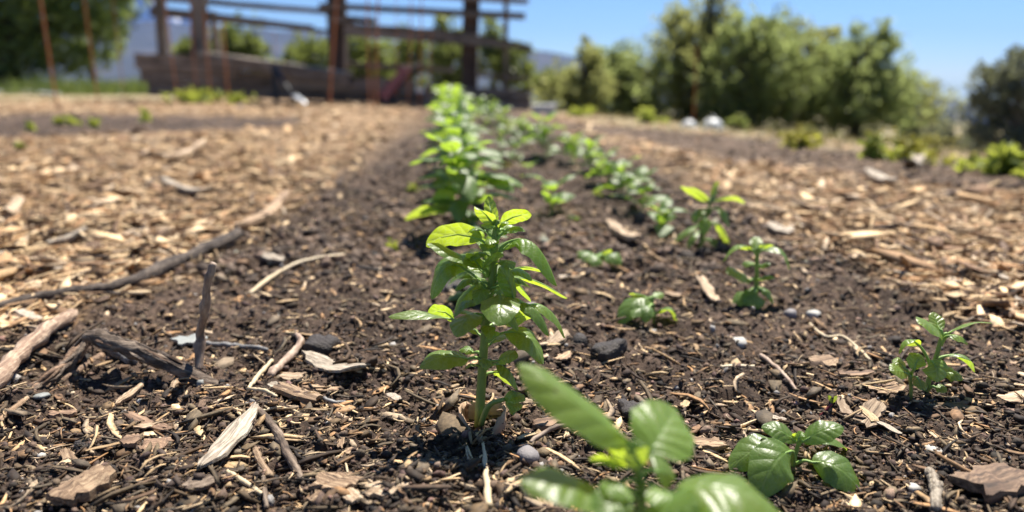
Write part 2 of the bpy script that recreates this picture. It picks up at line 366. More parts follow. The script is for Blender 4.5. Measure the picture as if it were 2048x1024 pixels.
for (u1, v1, u2, v2, t1, t2, Y1, Y2) in ((303, 22, 626, 57, 20, 11, 5.05, 4.95), (300, -6, 655, 24, 11, 10, 5.08, 4.98), (640, 12, 1050, 33, 11, 12, 4.8, 4.6), (655, 37, 750, 41, 14, 11, 4.78, 4.75), (690, 58, 930, 76, 25, 24, 4.78, 4.66), (924, 76, 1062, 95, 22, 9, 4.62, 4.56),
                                     (655, -24, 1056, 3, 12, 10, 4.8, 4.6), (300, -70, 690, -50, 12, 12, 5.05, 4.85), (640, -90, 1054, -50, 12, 12, 4.8, 4.6), (680, 128, 905, 140, 10, 9, 4.98, 4.85), (955, 149, 1062, 157, 9, 7, 4.83, 4.82), (620, 60, 700, 66, 8, 8, 4.99, 4.97)):
    plank('rail', u1, v1, u2, v2, t1, Y1, Y2, fence, T, t2=t2, thick=.04)
wall = empty('timber_wall', (at(660, 190, 4.6).x, 4.6, 0), 'low dark wall of stacked timber boards below the fence', 'wall')
for (u1, v1, u2, v2, t1, t2, Y1, Y2) in ((274, 121, 480, 133, 28, 30, 4.72, 4.66), (285, 150, 560, 160, 26, 27, 4.73, 4.66), (300, 178, 640, 186, 26, 26, 4.74, 4.65), (470, 124, 700, 160, 22, 22, 4.61, 4.55), (560, 164, 830, 172, 26, 24, 4.66, 4.52), (640, 189, 860, 196, 22, 22, 4.65, 4.52), (850, 199, 1062, 205, 26, 27, 4.50, 4.40), (850, 179, 1062, 185, 15, 9, 4.505, 4.405)):
    plank('board', u1, v1, u2, v2, t1, Y1, Y2, wall, T, t2=t2, thick=.05)
plank('ledge_board', 405, 106, 700, 147, 6, 4.75, 4.62, wall, M['grey_wood'], thick=.12)

# thin rusty stakes, each its own thing
STK = [(72, -60, 111, 186, 8, 3.9, 'thick rusty stake farthest left, before the dark tree'), (160, -60, 192, 172, 6, 4.3, 'rusty stake before the right half of the dark tree'), (222, -30, 245, 176, 3, 4.6, 'thin rusty stake at the right edge of the dark tree'),
       (322, -60, 352, 168, 5, 4.45, 'rusty stake before the left end of the low timber wall'), (378, -40, 390, 166, 4, 4.47, 'thin rusty stake before the second fence post'), (409, 20, 419, 168, 6, 4.42, 'rusty stake just right of the second fence post'), (446, 40, 455, 172, 8, 4.4, 'thick rusty stake before the low wall beside the second post'), (548, 60, 552, 170, 2, 4.5, 'hair-thin rusty stake at the middle of the low timber wall'),
       (680, -80, 657, 190, 9, 4.3, 'leaning rusty stake crossing the thick reddish fence post'), (735, -40, 741, 225, 6, 4.0, 'rusty stake left of the pair near the end of the seedling row'), (757, -40, 752, 232, 7, 3.95, 'rusty stake right of the pair near the end of the seedling row'), (792, -30, 796, 196, 3, 4.3, 'thin rusty stake left of the dark red cart'),
       (822, 0, 815, 208, 5, 4.2, 'rusty stake crossing the dark red cart'), (843, -20, 838, 215, 5, 4.1, 'rusty stake beside the handle of the dark red cart'), (862, 60, 858, 200, 4, 4.3, 'short rusty stake between the cart and the tall green row'),
       (1394, 90, 1386, 248, 4.5, 4.6, 'rusty stake standing before the tall feathery shrub')]
for (u1, v1, u2, v2, wd, Y, lab) in STK:
    base = at(u2, v2, Y); base.z = min(base.z, float(H(base.x, base.y)) ) - .02
    top = at(u1, v1, Y); P = smoothpts([base, base.lerp(top, .5) + Vector(((random.random() - .5) * .012, 0, 0)), top], 14)
    mb = MB(); mb.tube(P - np.array(base), wd * .48 * Y / FPX / 2, 7, .1)
    for q in P[::2]: mb.tube([q - np.array(base) - (0, 0, .004), q - np.array(base) + (0, 0, .004)], wd * .48 * Y / FPX / 2 * 1.25, 7)
    o = mb.build('rusty_stake', M['rust'], smooth=False); o.location = base; tag(o, lab, 'stake', 'rusty stakes standing about the garden')

# dark red cart, shovel, white box, pale domes, hose
M['red'] = plain('dark_red_paint', (.11, .018, .02), .45, .3, 20, .2, .002); M['black'] = plain('black_rubber', (.012, .012, .014), .5, .3, 30, .3, .002)
M['white'] = plain('white_plastic', (.55, .56, .54), .4, .08, 20, .1, .001); M['steel'] = plain('grey_steel', (.38, .40, .43), .35, .2, 30, .2, .001, metal=.7)
cY = 4.25
ct = empty('garden_cart', at(800, 205, cY), 'dark red garden cart with black handle tipped up against the low wall', 'cart'); o0 = ct.location
A, B = at(776, 198, cY), at(822, 142, cY + .12); X = (B - A); n_ = X.cross(Vector((0, 1, 0))).normalized()
mb = MB(); c = (A + B) / 2
mb.box(c - o0, X / 2, Vector((0, .09, 0)), n_ * .006); mb.box(c - o0 + Vector((0, .09, 0)) + n_ * .02, X / 2, Vector((0, .006, 0)), n_ * .026); mb.box(c - o0 - Vector((0, .09, 0)) + n_ * .02, X / 2, Vector((0, .006, 0)), n_ * .026); mb.box(A - o0 + n_ * .02, X.normalized() * .006, Vector((0, .083, 0)), n_ * .026)
mb.build('tray', M['red'], ct)
for s in (-.06, .06): MB().tube([A + Vector((-.02, s, .01)) - o0, B + Vector((.01, s, 0)) - o0, at(842, 126, cY + .12) + Vector((0, s, 0)) - o0], .008, 7).build('handle', M['black'], ct, True)
wp = at(771, 199, cY); wp.z = float(H(wp.x, wp.y)) + .035
P = [wp - o0 + Vector((.035 * math.cos(a), 0, .035 * math.sin(a))) for a in np.linspace(0, 2 * math.pi, 17)]
wh = MB().tube(P, .013, 7, cap=False).build('wheel', M['black'], ct, True); mb = MB()
for a in np.linspace(0, math.pi, 4)[:3]: mb.tube([wp - o0 - Vector((.03 * math.cos(a), 0, .03 * math.sin(a))), wp - o0 + Vector((.03 * math.cos(a), 0, .03 * math.sin(a)))], .004, 5)
mb.build('spokes', M['steel'], wh)
sh = empty('shovel', at(600, 208, 4.2), 'grey shovel leaning against the low timber wall, blade on the ground', 'shovel'); o0 = sh.location
MB().tube([at(549, 132, 4.42) - o0, at(568, 165, 4.33) - o0, at(592, 202, 4.22) - o0], [.013, .012, .012], 7).build('shaft', M['black'], sh, True)
bl = MB(); V = []; Fs = []
for i in range(7):
    f = i / 6; p = at(586 + 24 * f, 194 + 17 * f, 4.23 - .09 * f) - o0; wdt = .032 * (1 - .5 * f ** 3)
    for j in range(5): s = (j - 2) / 2; V.append((p.x + .3 * wdt * s, p.y + wdt * s, p.z + .010 * s * s + .006))
Fs = [(i * 5 + j, i * 5 + j + 1, i * 5 + j + 6, i * 5 + j + 5) for i in range(6) for j in range(4)]; bl.add(V, Fs)
o = bl.build('blade', M['steel'], sh, True); o.modifiers.new('thick', 'SOLIDIFY').thickness = .003
lp = empty('leaning_board', at(553, 205, 4.4), 'short black board leaning against the low timber wall by the shovel', 'board'); o0 = lp.location
MB().box(at(551, 170, 4.42) - o0, (.012, 0, 0), (0, .012, 0), (-.004, .02, .11)).build('plank', M['black'], lp); MB().box(at(551, 132, 4.47) - o0, (.016, 0, 0), (0, .016, 0), (0, 0, .006)).build('end_cap', M['black'], lp)
wb = empty('white_tray', at(1088, 215, 4.45), 'low white plastic tray beside the right end of the timber wall', 'tray'); o0 = wb.location
zb = float(H(o0.x, 4.45)); hw = 24 * 4.45 / FPX
MB().box(Vector((0, 0, zb - o0.z + .022)), (hw * .93, 0, 0), (0, .06, 0), (0, 0, .022)).build('body', M['white'], wb); MB().box(Vector((0, 0, zb - o0.z + .05)), (hw, 0, 0), (0, .068, 0), (0, 0, .006)).build('rim', M['white'], wb)
for (u, v, r, lab) in ((1378, 238, 16, 'small white plastic dome on the ground before the feathery shrubs, left one'), (1425, 242, 24, 'larger pale plastic dome before the feathery shrubs, right one')):
    Y = 4.0; p = at(u, v + 8, Y); p.z = float(H(p.x, Y)) - .006; e = empty('plant_dome', p, lab, 'dome', 'plastic domes'); s = r * Y / FPX
    V = I2V[:, :].copy(); V[:, 2] = np.maximum(V[:, 2], -.15); V *= (s, s, s * 1.0)
    link('cover', mesh_np('cover', V, I2F, True), M['white'], e)
    MB().tube([(s * 1.06 * math.cos(a), s * 1.06 * math.sin(a), .006) for a in np.linspace(0, 2 * math.pi, 21)], .005, 6, cap=False).build('rim', M['white'], e, True); MB().tube([(0, 0, s * .95), (0, 0, s * 1.18)], s * .12, 7).build('knob', M['white'], e, True)
P = [gnd(-220, 185), gnd(-60, 187), gnd(30, 189), (gnd(75, 191)), gnd(118, 195)]
mb = MB().tube(smoothpts([p + Vector((0, 0, .024)) for p in P], 40), .012, 8, .12); tag(mb.build('hose', M['white'], smooth=True), 'pale garden hose lying before the dark tree', 'hose')

# ------------------------------------------------------------------ trees and shrubs
def foliage_mat(name, c1, c2, tr, rough=.55, t=.3):
    k = N(name); c = k.n('Attribute', attribute_name='tone').outputs['Fac']
    b = k.mix(c, c1, c2)
    pr = k.n('BsdfPrincipled', {'Base Color': b, 'Roughness': rough}); ts = k.n('BsdfTranslucent', {'Color': k.mix(c, tuple(q * .7 for q in tr), tr)})
    return k.done(k.n('MixShader', {0: t, 1: pr.outputs[0], 2: ts.outputs[0]}).outputs[0])
M['f_dark'] = foliage_mat('dark_tree_foliage', (.05, .078, .028), (.16, .21, .08), (.40, .50, .13), t=.5)
M['f_feather'] = foliage_mat('feathery_foliage', (.088, .112, .042), (.20, .23, .09), (.46, .54, .19), t=.58)
M['f_feather2'] = foliage_mat('feathery_foliage_brownish', (.105, .115, .045), (.225, .235, .095), (.50, .52, .18), t=.58)
M['f_olive'] = foliage_mat('grey_green_foliage', (.06, .07, .052), (.21, .22, .17), (.26, .28, .15), t=.4)
M['f_green'] = foliage_mat('mid_green_foliage', (.07, .09, .03), (.16, .19, .06), (.34, .40, .10), t=.45)
M['f_fresh'] = foliage_mat('fresh_weed_leaves', (.09, .13, .03), (.22, .27, .06), (.60, .66, .10), t=.5)
M['f_yellow'] = foliage_mat('yellow_flowers', (.35, .32, .03), (.55, .47, .04), (.5, .45, .05), t=.25)
M['f_yg'] = foliage_mat('yellow_green_weed', (.16, .17, .03), (.34, .33, .06), (.70, .68, .10), t=.5)
M['f_grass'] = foliage_mat('grass_blades', (.07, .11, .03), (.19, .24, .075), (.3, .38, .08))
def leaf_quads(P, D, ln, wd, r):
    """one bent leaf (2 quads) at each P along D"""
    n = len(P); S = np.cross(D, r.normal(size=(n, 3))); S /= np.linalg.norm(S, axis=1)[:, None] + 1e-9; Nn = np.cross(D, S)
    ln = ln[:, None]; wd = wd[:, None]
    a = P; b = P + D * ln * .5 + S * wd + Nn * wd * .3; c = P + D * ln; d = P + D * ln * .5 - S * wd + Nn * wd * .3
    V = np.stack([a, b, c, d], 1).reshape(-1, 3); return V, np.arange(4 * n).reshape(-1, 4)
def crown_geo(blobs, n, size, r, wisp=0.0, up=.3):
    """blobs: centre, radii; returns leaf faces clumped near the blobs' outsides"""
    Ps, Ds, tone = [], [], []
    vol = np.array([b[1][0] * b[1][2] for b in blobs]); cnt = (n * vol / vol.sum()).astype(int)
    for (c, rad), m in zip(blobs, cnt):
        nc = max(6, m // (16 if not wisp else 22)); d = r.normal(size=(nc, 3)); d /= np.linalg.norm(d, axis=1)[:, None]
        q = d * (r.random((nc, 1)) ** .42); cc = np.array(c) + q * np.array(rad) * (1 + .25 * r.normal(size=(nc, 1)) * .6)
        k_ = r.integers(0, nc, m); tn = r.random(nc)
        if wisp:
            ax = d * .8 + np.array([0, 0, .55]) + .35 * r.normal(size=(nc, 3)); ax /= np.linalg.norm(ax, axis=1)[:, None]
            tt = r.random((m, 1)) * wisp * np.mean(rad); P = cc[k_] + ax[k_] * tt + r.normal(size=(m, 3)) * size * .45
            D = ax[k_] + .55 * r.normal(size=(m, 3))
        else:
            P = cc[k_] + r.normal(size=(m, 3)) * np.mean(rad) * .13; D = d[k_] * .6 + r.normal(size=(m, 3)) * .8 + np.array([0, 0, up])
        D /= np.linalg.norm(D, axis=1)[:, None]; Ps.append(P); Ds.append(D); tone.append(np.clip(tn[k_] * .75 + .25 * r.random(m), 0, 1))
    P = np.vstack(Ps); D = np.vstack(Ds); tone = np.concatenate(tone); m = len(P)
    V, F_ = leaf_quads(P, D, size * (.7 + .8 * r.random(m)), size * (.22 + .15 * r.random(m)), r)
    return V, F_, np.repeat(tone, 4)
def bush(name, label, cat, group, blobs_px, Y, base_uv, n, size, mat, wisp=0, trunk=True, depth=.8, seed=1, stems=3):
    r = np.random.default_rng(seed); rs = random.Random(seed)
    bx = at(base_uv, 200, Y).x; bz = float(H(bx, Y)) - .02; o0 = np.array([bx, Y, bz])
    e = empty(name, o0, label, cat, group); blobs = []
    for (u, v, ru, rv) in blobs_px:
        dy = (rs.random() - .5) * .3 * ru * Y / FPX; c = np.array(at(u, v, Y + dy)) - o0; s = Y / FPX
        blobs.append((c, (ru * s, ru * s * depth, rv * s)))
    V, F_, tone = crown_geo(blobs, n, size, r, wisp)
    keep = V[:, 2].reshape(-1, 4).min(1) > .0
    idx_ = np.repeat(keep, 4); V = V[idx_]; tone = tone[idx_]; F_ = np.arange(len(V)).reshape(-1, 4)
    link('crown', mesh_np('crown', V, F_, False, {'tone': tone}), mat, e)
    if trunk:
        mb = MB(); hgt = max(b[0][2] for b in blobs); tr_ = .03 * hgt + .012
        for s_ in range(stems):
            off = np.array([(rs.random() - .5) * .12 * hgt, (rs.random() - .5) * .12 * hgt, 0])
            fork = np.array([(rs.random() - .5) * .25 * hgt, (rs.random() - .5) * .2 * hgt, .3 * hgt])
            mb.tube(smoothpts([off, off * .5 + fork * .5, fork], 7), np.linspace(tr_, tr_ * .65, 7), 7, .1)
            for (c, rad) in blobs:
                if rs.random() < .75 or len(blobs) < 3: mb.tube(smoothpts([fork, (fork + np.array(c)) / 2 + np.array([0, 0, .06 * hgt]), np.array(c) + np.array([0, 0, rad[2] * .5])], 7), np.linspace(tr_ * .6, tr_ * .12, 7), 5, .1)
        mb.build('trunk', M['trunk'], e, True)
    return e
# dark trees on the left
bush('broadleaf_tree', 'dark broadleaf tree with dense crown at far left of the photo', 'tree', 'trees behind the garden', [(-60, 20, 140, 150), (70, 40, 110, 120), (140, -40, 110, 90), (20, -150, 200, 130), (60, 120, 90, 55), (170, 60, 60, 80), (-200, 60, 120, 160), (215, -50, 50, 60)], 8.5, 40, 15000, .085, M['f_dark'], seed=11)
bush('broadleaf_tree', 'thin light green tree spray hanging above the hill, right of dark tree', 'tree', 'trees behind the garden', [(232, 10, 36, 50), (205, 70, 40, 60), (255, -40, 50, 50)], 9.4, 205, 1500, .07, M['f_green'], seed=12, stems=1)
# bushes behind the fence
for i, (bl_, Y, bu, nn, lab) in enumerate((
    ([(470, 95, 40, 40), (440, 120, 40, 30), (500, 120, 30, 30)], 9.5, 470, 2600, 'pale green bush seen between the second and third fence posts'),
    ([(378, 105, 18, 22), (370, 125, 22, 18)], 9.2, 375, 900, 'small yellowish bush beside the second fence post'),
    ([(620, 115, 36, 32), (595, 135, 36, 25), (640, 140, 40, 28)], 10.5, 620, 2200, 'green bush just left of the thick reddish fence post'),
    ([(715, 105, 32, 42), (740, 140, 50, 34)], 10.0, 725, 2400, 'green bush just right of the thick reddish fence post'),
    ([(800, 115, 52, 42), (850, 125, 44, 40), (790, 150, 60, 26)], 10.8, 815, 3000, 'broad green bush behind the middle of the fence'),
    ([(905, 130, 32, 45), (890, 70, 16, 30)], 9.6, 900, 1800, 'green bush just left of the right fence post'),
    ([(985, 125, 38, 48), (1030, 140, 30, 40), (990, 80, 20, 30)], 10.2, 1000, 2600, 'dark green bush behind the right end of the fence'),
    ([(1110, 165, 40, 26), (1075, 172, 30, 22)], 10.8, 1095, 1200, 'low green bush between fence end and feathery shrubs'))):
    bush('bush', lab, 'bush', 'bushes behind the fence', bl_, Y, bu, nn, .07, M['f_green'], seed=20 + i, wisp=.4)
# feathery shrubs on the right
FS = [([(1165, 155, 40, 50), (1178, 105, 16, 26), (1135, 180, 40, 40)], 9.0, 1160, 3000, 'short feathery shrub farthest left of the shrub group'),
      ([(1235, 165, 50, 55), (1228, 120, 22, 26), (1290, 150, 40, 55)], 9.5, 1250, 3600, 'low rounded feathery shrub second from the fence'),
      ([(1365, 80, 34, 55), (1428, 48, 24, 62), (1395, 130, 60, 60), (1345, 160, 55, 60), (1440, 120, 40, 60)], 9.8, 1385, 8000, 'tallest feathery shrub with twin upright tops'),
      ([(1490, 95, 38, 46), (1545, 110, 48, 55), (1480, 165, 62, 60), (1530, 60, 14, 34)], 9.2, 1500, 6500, 'bushy feathery shrub right of the tallest one'),
      ([(1590, 85, 26, 40), (1640, 115, 46, 48), (1600, 170, 70, 60), (1655, 75, 12, 30)], 9.6, 1610, 5500, 'feathery shrub in the middle of the right half with dark base'),
      ([(1705, 120, 44, 48), (1748, 92, 26, 34), (1690, 180, 70, 56), (1765, 185, 50, 50)], 9.0, 1715, 6000, 'wide feathery shrub at the right of the group, tip leaning right'),
      ([(1830, 185, 30, 40), (1815, 225, 50, 34)], 9.8, 1825, 1700, 'small sparse shrub between the shrub group and the hill gap')]
for i, (bl_, Y, bu, nn, lab) in enumerate(FS):
    dv_ = (32, 26, 8, 14, 16, 16, 30)[i]; bl_ = [(q[0], q[1] + dv_, q[2], q[3]) for q in bl_]
    ru_ = max(q[2] for q in bl_); bl_ = bl_ + [(bu - ru_ * .6, 215, ru_ * .8, 40), (bu + ru_ * .6, 220, ru_ * .8, 38), (bu, 235, ru_ * .9, 30)]
    rt_ = random.Random(i + 5); bl_ = bl_ + [(q[0] + rt_.uniform(-.9, .9) * q[2], q[1] - q[3] * rt_.uniform(.6, 1.05), rt_.uniform(5, 11), rt_.uniform(18, 40)) for q in bl_[:3] for _ in range(3)]
    bush('feathery_shrub', lab, 'shrub', 'feathery shrubs on the right', bl_, Y, bu, int(nn * 1.6), .055, M['f_feather' if i % 2 else 'f_feather2'], seed=40 + i, wisp=1.05, stems=4)
bush('olive_tree', 'grey-green tree with dense twigs at far right of the photo', 'tree', 'trees behind the garden', [(2030, 190, 60, 70), (1990, 170, 46, 40), (1965, 240, 36, 60), (2080, 260, 90, 90), (2050, 130, 50, 30), (2000, 285, 55, 50), (2140, 180, 90, 90)], 6.4, 2040, 6500, .055, M['f_olive'], seed=60)
for i, (u, v, ru, rv, Y, lab) in enumerate(((1905, 290, 45, 42, 8.5, 'grey-green bush in the hollow left of the olive-grey tree'), (1850, 280, 40, 36, 9.5, 'dull green bush below the small sparse shrub'), (1960, 320, 40, 28, 7.5, 'low grey bush at the foot of the olive-grey tree'))):
    bush('bush', lab, 'bush', 'bushes in the hollow', [(u, v, ru, rv), (u + 20, v + 14, ru * .8, rv * .7)], Y, u, 1400, .05, M['f_olive'], seed=70 + i)
# weeds and low plants on the bank
def weed(label, u, v, wpx, hpx, n, leaf, mat, seed, flowers=0, Y=None, name='weed', group='weeds along the garden edge'):
    r = np.random.default_rng(seed); p = gnd(u, v) if Y is None else at(u, v, Y)
    if Y is not None: p.z = float(H(p.x, Y))
    s = pxm(p); e = empty(name, p, label, 'weed', group); W_, H_ = wpx * s / 2, hpx * s
    ns = max(4, n // 12); mb = MB(); Ps = []; Ds = []
    for i in range(ns):
        a = r.random() * 6.28; q = abs(r.normal()) * .62; b0 = np.array([W_ * q * math.cos(a), W_ * .6 * q * math.sin(a), -.003]); t0 = b0 * 1.2 + np.array([0, 0, H_ * (.25 + .75 * r.random() * (1 - .25 * min(q, 1.5)))]); t0[2] += .003
        b1 = (b0 + t0) / 2 + r.normal(size=3) * W_ * .06; P = smoothpts([b0, b1, t0], 5); mb.tube(P, np.linspace(.012, .005, 5) * H_, 4)
        for _ in range(12):
            f = r.random(); Ps.append(b0 * (1 - f) + t0 * f); d = r.normal(size=3); d[2] = abs(d[2]) * .6 + .1; Ds.append(d / np.linalg.norm(d))
    mb.build('stem', M['stem'], e, True)['kind'] = 'stuff'; m = len(Ps); L = leaf * s * (.7 + .6 * r.random(m))
    V, F_ = leaf_quads(np.array(Ps), np.array(Ds), L, L * .28, r); tone = np.repeat(r.random(m), 4)
    link('foliage', mesh_np('foliage', V, F_, False, {'tone': tone}), mat, e)
    if flowers:
        fb = []; 
        for _ in range(flowers): fb.append((r.normal() * W_ * .55, r.normal() * W_ * .3, H_ * (.65 + .4 * r.random())))
        V = np.vstack([I1V * 4.6 * s * (.7 + .6 * r.random()) * (1, 1, .6) + np.array(q) for q in fb]); Fc = np.vstack([I1F + 12 * 0 + i * len(I1V) for i in range(len(fb))])
        link('blossoms', mesh_np('blossoms', V, Fc, True, {'tone': r.random(len(V))}), M['f_yellow'], e)
    return e
WD = [('yellow-green flowering weed patch on the bank below the shrubs', 1597, 298, 80, 34, 260, 13, 'f_yg', 45, None), ('tall leafy weed with yellow flowers on the bank, left of a yellow patch', 1748, 322, 60, 62, 220, 16, 'f_fresh', 14, None), ('wide yellow-flowered weed patch near the grey-green bushes', 1825, 328, 110, 56, 420, 14, 'f_yg', 70, None),
      ('broad-leaved fresh green weed at the right edge of the photo', 2010, 352, 95, 75, 300, 24, 'f_fresh', 0, None), ('small green weed left of the broad-leaved weed', 1945, 340, 40, 36, 90, 15, 'f_fresh', 4, None), ('dark green clump in front of the feathery shrubs beside the pale dome', 1480, 262, 50, 40, 160, 14, 'f_green', 4, 5.2), ('round green clump before the low rounded shrub', 1297, 246, 44, 32, 150, 13, 'f_fresh', 0, 4.6),
      ('low grassy weed at the fence end by the white tray', 1160, 235, 60, 22, 140, 12, 'f_fresh', 0, 4.5), ('small yellow flower plant in the shade under the shrubs', 1605, 250, 20, 22, 40, 10, 'f_fresh', 12, 6.5), ('fresh green weed patch before the second fence post', 395, 190, 120, 26, 320, 14, 'f_fresh', 10, 4.3), ('small weed patch before the low wall, right of the fresh green patch', 470, 190, 50, 20, 120, 12, 'f_fresh', 2, 4.3)]
for i, (lab, u, v, wp_, hp_, n_, lf, mt, fl, Y) in enumerate(WD): weed(lab, u, v, wp_, hp_, n_, lf, M[mt], 90 + i, fl, Y)
for i, (u, v, h_, lab) in enumerate(((62, 262, 26, 'grassy sprout in the left bed, leftmost'), (42, 300, 18, 'tiny sprout at the front edge of the left bed'), (118, 250, 18, 'tiny sprout in the left bed, second from the left edge'), (146, 252, 24, 'pale sprout in the left bed, third from the left edge'), (190, 258, 24, 'small leafy sprout in the middle of the left bed'), (293, 246, 34, 'tallest grassy sprout in the left bed'), (786, 508, 30, 'thin grass tuft in the soil left of the tall basil'), (823, 388, 20, 'tiny pale sprout left of the second basil'), (1195, 396, 16, 'tiny green sprout in the bed behind the middle seedlings'))):
    weed(lab, u, v, h_ * .5, h_, 36, 12, M['f_fresh'], 120 + i, 0, None, 'sprout', 'sprouts')
# grass before the dark tree
r = np.random.default_rng(5); n = 9000
gx = r.uniform(-4.2, -1.2, n); gy = r.uniform(6.1, 9.0, n); gzv = H(gx, gy)
D = np.stack([r.normal(size=n) * .3, r.normal(size=n) * .3, np.ones(n)], 1); D /= np.linalg.norm(D, axis=1)[:, None]
V, F_ = leaf_quads(np.stack([gx, gy, gzv - .01], 1), D, .05 + .12 * r.random(n) * (1 + vnoise(gx * 2, gy * 2)), np.full(n, .006), r)
tag(link('grass', mesh_np('grass', V, F_, False, {'tone': np.repeat(r.random(n), 4)}), M['f_grass']), 'green grass growing before the dark tree and fence', kind='stuff')
n = 7000; gx = r.uniform(.6, 7, n); gy = r.uniform(2.0, 12, n); sd_ = (gx - .84) * .927 + (gy - 1.2) * .376; kk = (sd_ > .75) & (gx < gy * .85) & (vnoise(gx * 1.2, gy * 1.2) > -.05); gx, gy = gx[kk], gy[kk]; n = len(gx)
D = np.stack([r.normal(size=n) * .4, r.normal(size=n) * .4, np.ones(n)], 1); D /= np.linalg.norm(D, axis=1)[:, None]
V, F_ = leaf_quads(np.stack([gx, gy, H(gx, gy) - .005], 1), D, .02 + .06 * r.random(n), np.full(n, .004), r)
M['f_dry'] = foliage_mat('dry_grass', (.16, .15, .06), (.36, .30, .15), (.35, .32, .12))
tag(link('dry_grass', mesh_np('dry_grass', V, F_, False, {'tone': np.repeat(r.random(n), 4)}), M['f_dry']), 'sparse dry grass on the bank below the right shrubs', kind='stuff')

# ------------------------------------------------------------------ basil plants
def leaf_geo(B, C, T, W, up, fold=.15, quilt=.10, twist=0., wave=.06, nt=15, nv=9, seed=0, curl=0.):
    """leaf blade: midrib bezier B-C-T, half width W, upper face towards up; fold<0 lets the edges hang"""
    r = np.random.default_rng(seed); B, C, T, up = [np.array(tuple(q), float) for q in (B, C, T, up)]
    ts = np.linspace(0, 1, nt) ** .9; vsn = np.linspace(-1, 1, nv); V = np.zeros((nt, nv, 3)); UV = np.zeros((nt, nv, 2)); ph = r.random() * 6
    for i, t in enumerate(ts):
        p = (1 - t) ** 2 * B + 2 * t * (1 - t) * C + t * t * T
        d = 2 * (1 - t) * (C - B) + 2 * t * (T - C); d /= np.linalg.norm(d) + 1e-12
        S = np.cross(d, up); S /= np.linalg.norm(S) + 1e-12; Nn = np.cross(S, d)
        a = twist * (t - .3); S, Nn = S * math.cos(a) + Nn * math.sin(a), Nn * math.cos(a) - S * math.sin(a)
        w_ = W * ((t + .012) ** .62 * (1.0 - t) ** .66 * 2.45 * (1 - .10 * t)) + W * .02
        for j, v in enumerate(vsn):
            av = abs(v); serr = 1 + .035 * math.sin(t * 21 + ph) * (av > .9)
            lift = fold * av * w_ + curl * av * av * w_
            q = quilt * .62 * W * (abs(math.sin(math.pi * 5 * (t - .24 * av ** .8))) ** .8 - .5) * math.sin(math.pi * min(1, av * 1.05)) * math.sin(math.pi * t) ** .5
            wv = wave * W * math.sin(t * 11 + ph + (2.1 if v > 0 else 0)) * av ** 2
            V[i, j] = p + S * v * w_ * serr * math.cos(fold) + Nn * (lift + q + wv); UV[i, j] = ((v + 1) / 2, t)
    ii = np.arange(nt * nv).reshape(nt, nv); F_ = np.stack([ii[:-1, :-1], ii[:-1, 1:], ii[1:, 1:], ii[1:, :-1]], -1).reshape(-1, 4)
    return V.reshape(-1, 3), F_, UV.reshape(-1, 2)
seedn = [100]
def hero_leaf(e, dY, stem_px, base_px, ctrl_px, tip_px, wpx, up, offs=(0, 0, 0), fold=-.12, twist=0., mat='basil', quilt=.065, curl=-.12, petr=3.0):
    """leaf placed by where its petiole, base, bend and tip show; offs = depth offsets (m)"""
    o0 = e.location; B, C, T = [at(*p, dY + o) - o0 for p, o in zip((base_px, ctrl_px, tip_px), offs)]
    s = pxm(at(*base_px, dY)); seedn[0] += 1
    V, F_, UV = leaf_geo(B, C, T, wpx * 1.22 * s / 2, up, fold, quilt, twist, seed=seedn[0], curl=curl, nt=36, nv=13)
    lf = link('leaf', mesh_np('leaf', V, F_, True, uv=UV), M[mat], e)
    if stem_px is not None:
        A = at(*stem_px, dY) - o0; mid_ = (A + B) / 2 + Vector((0, 0, .0012)); mr = [2 * (1 - t) * t * np.array(C) + (1 - t) ** 2 * np.array(B) + t * t * np.array(T) for t in (.15, .4, .7)]
        P = np.vstack([smoothpts([A, mid_, B], 7), [q - np.array(up) / np.linalg.norm(up) * petr * s * .35 for q in mr]])
        MB().tube(P, np.concatenate([np.linspace(petr * 1.25, petr * .9, 7), [petr * .55, petr * .4, petr * .2]]) * s, 6).build('petiole', M['petiole'], lf, True)
    return lf
UPC = (0, -.55, .83)      # upper face turned up and to the camera
BACK = (0, .75, .66)      # upper face turned to the sun, lit underside to the camera
FLAT = (0, -.12, 1)

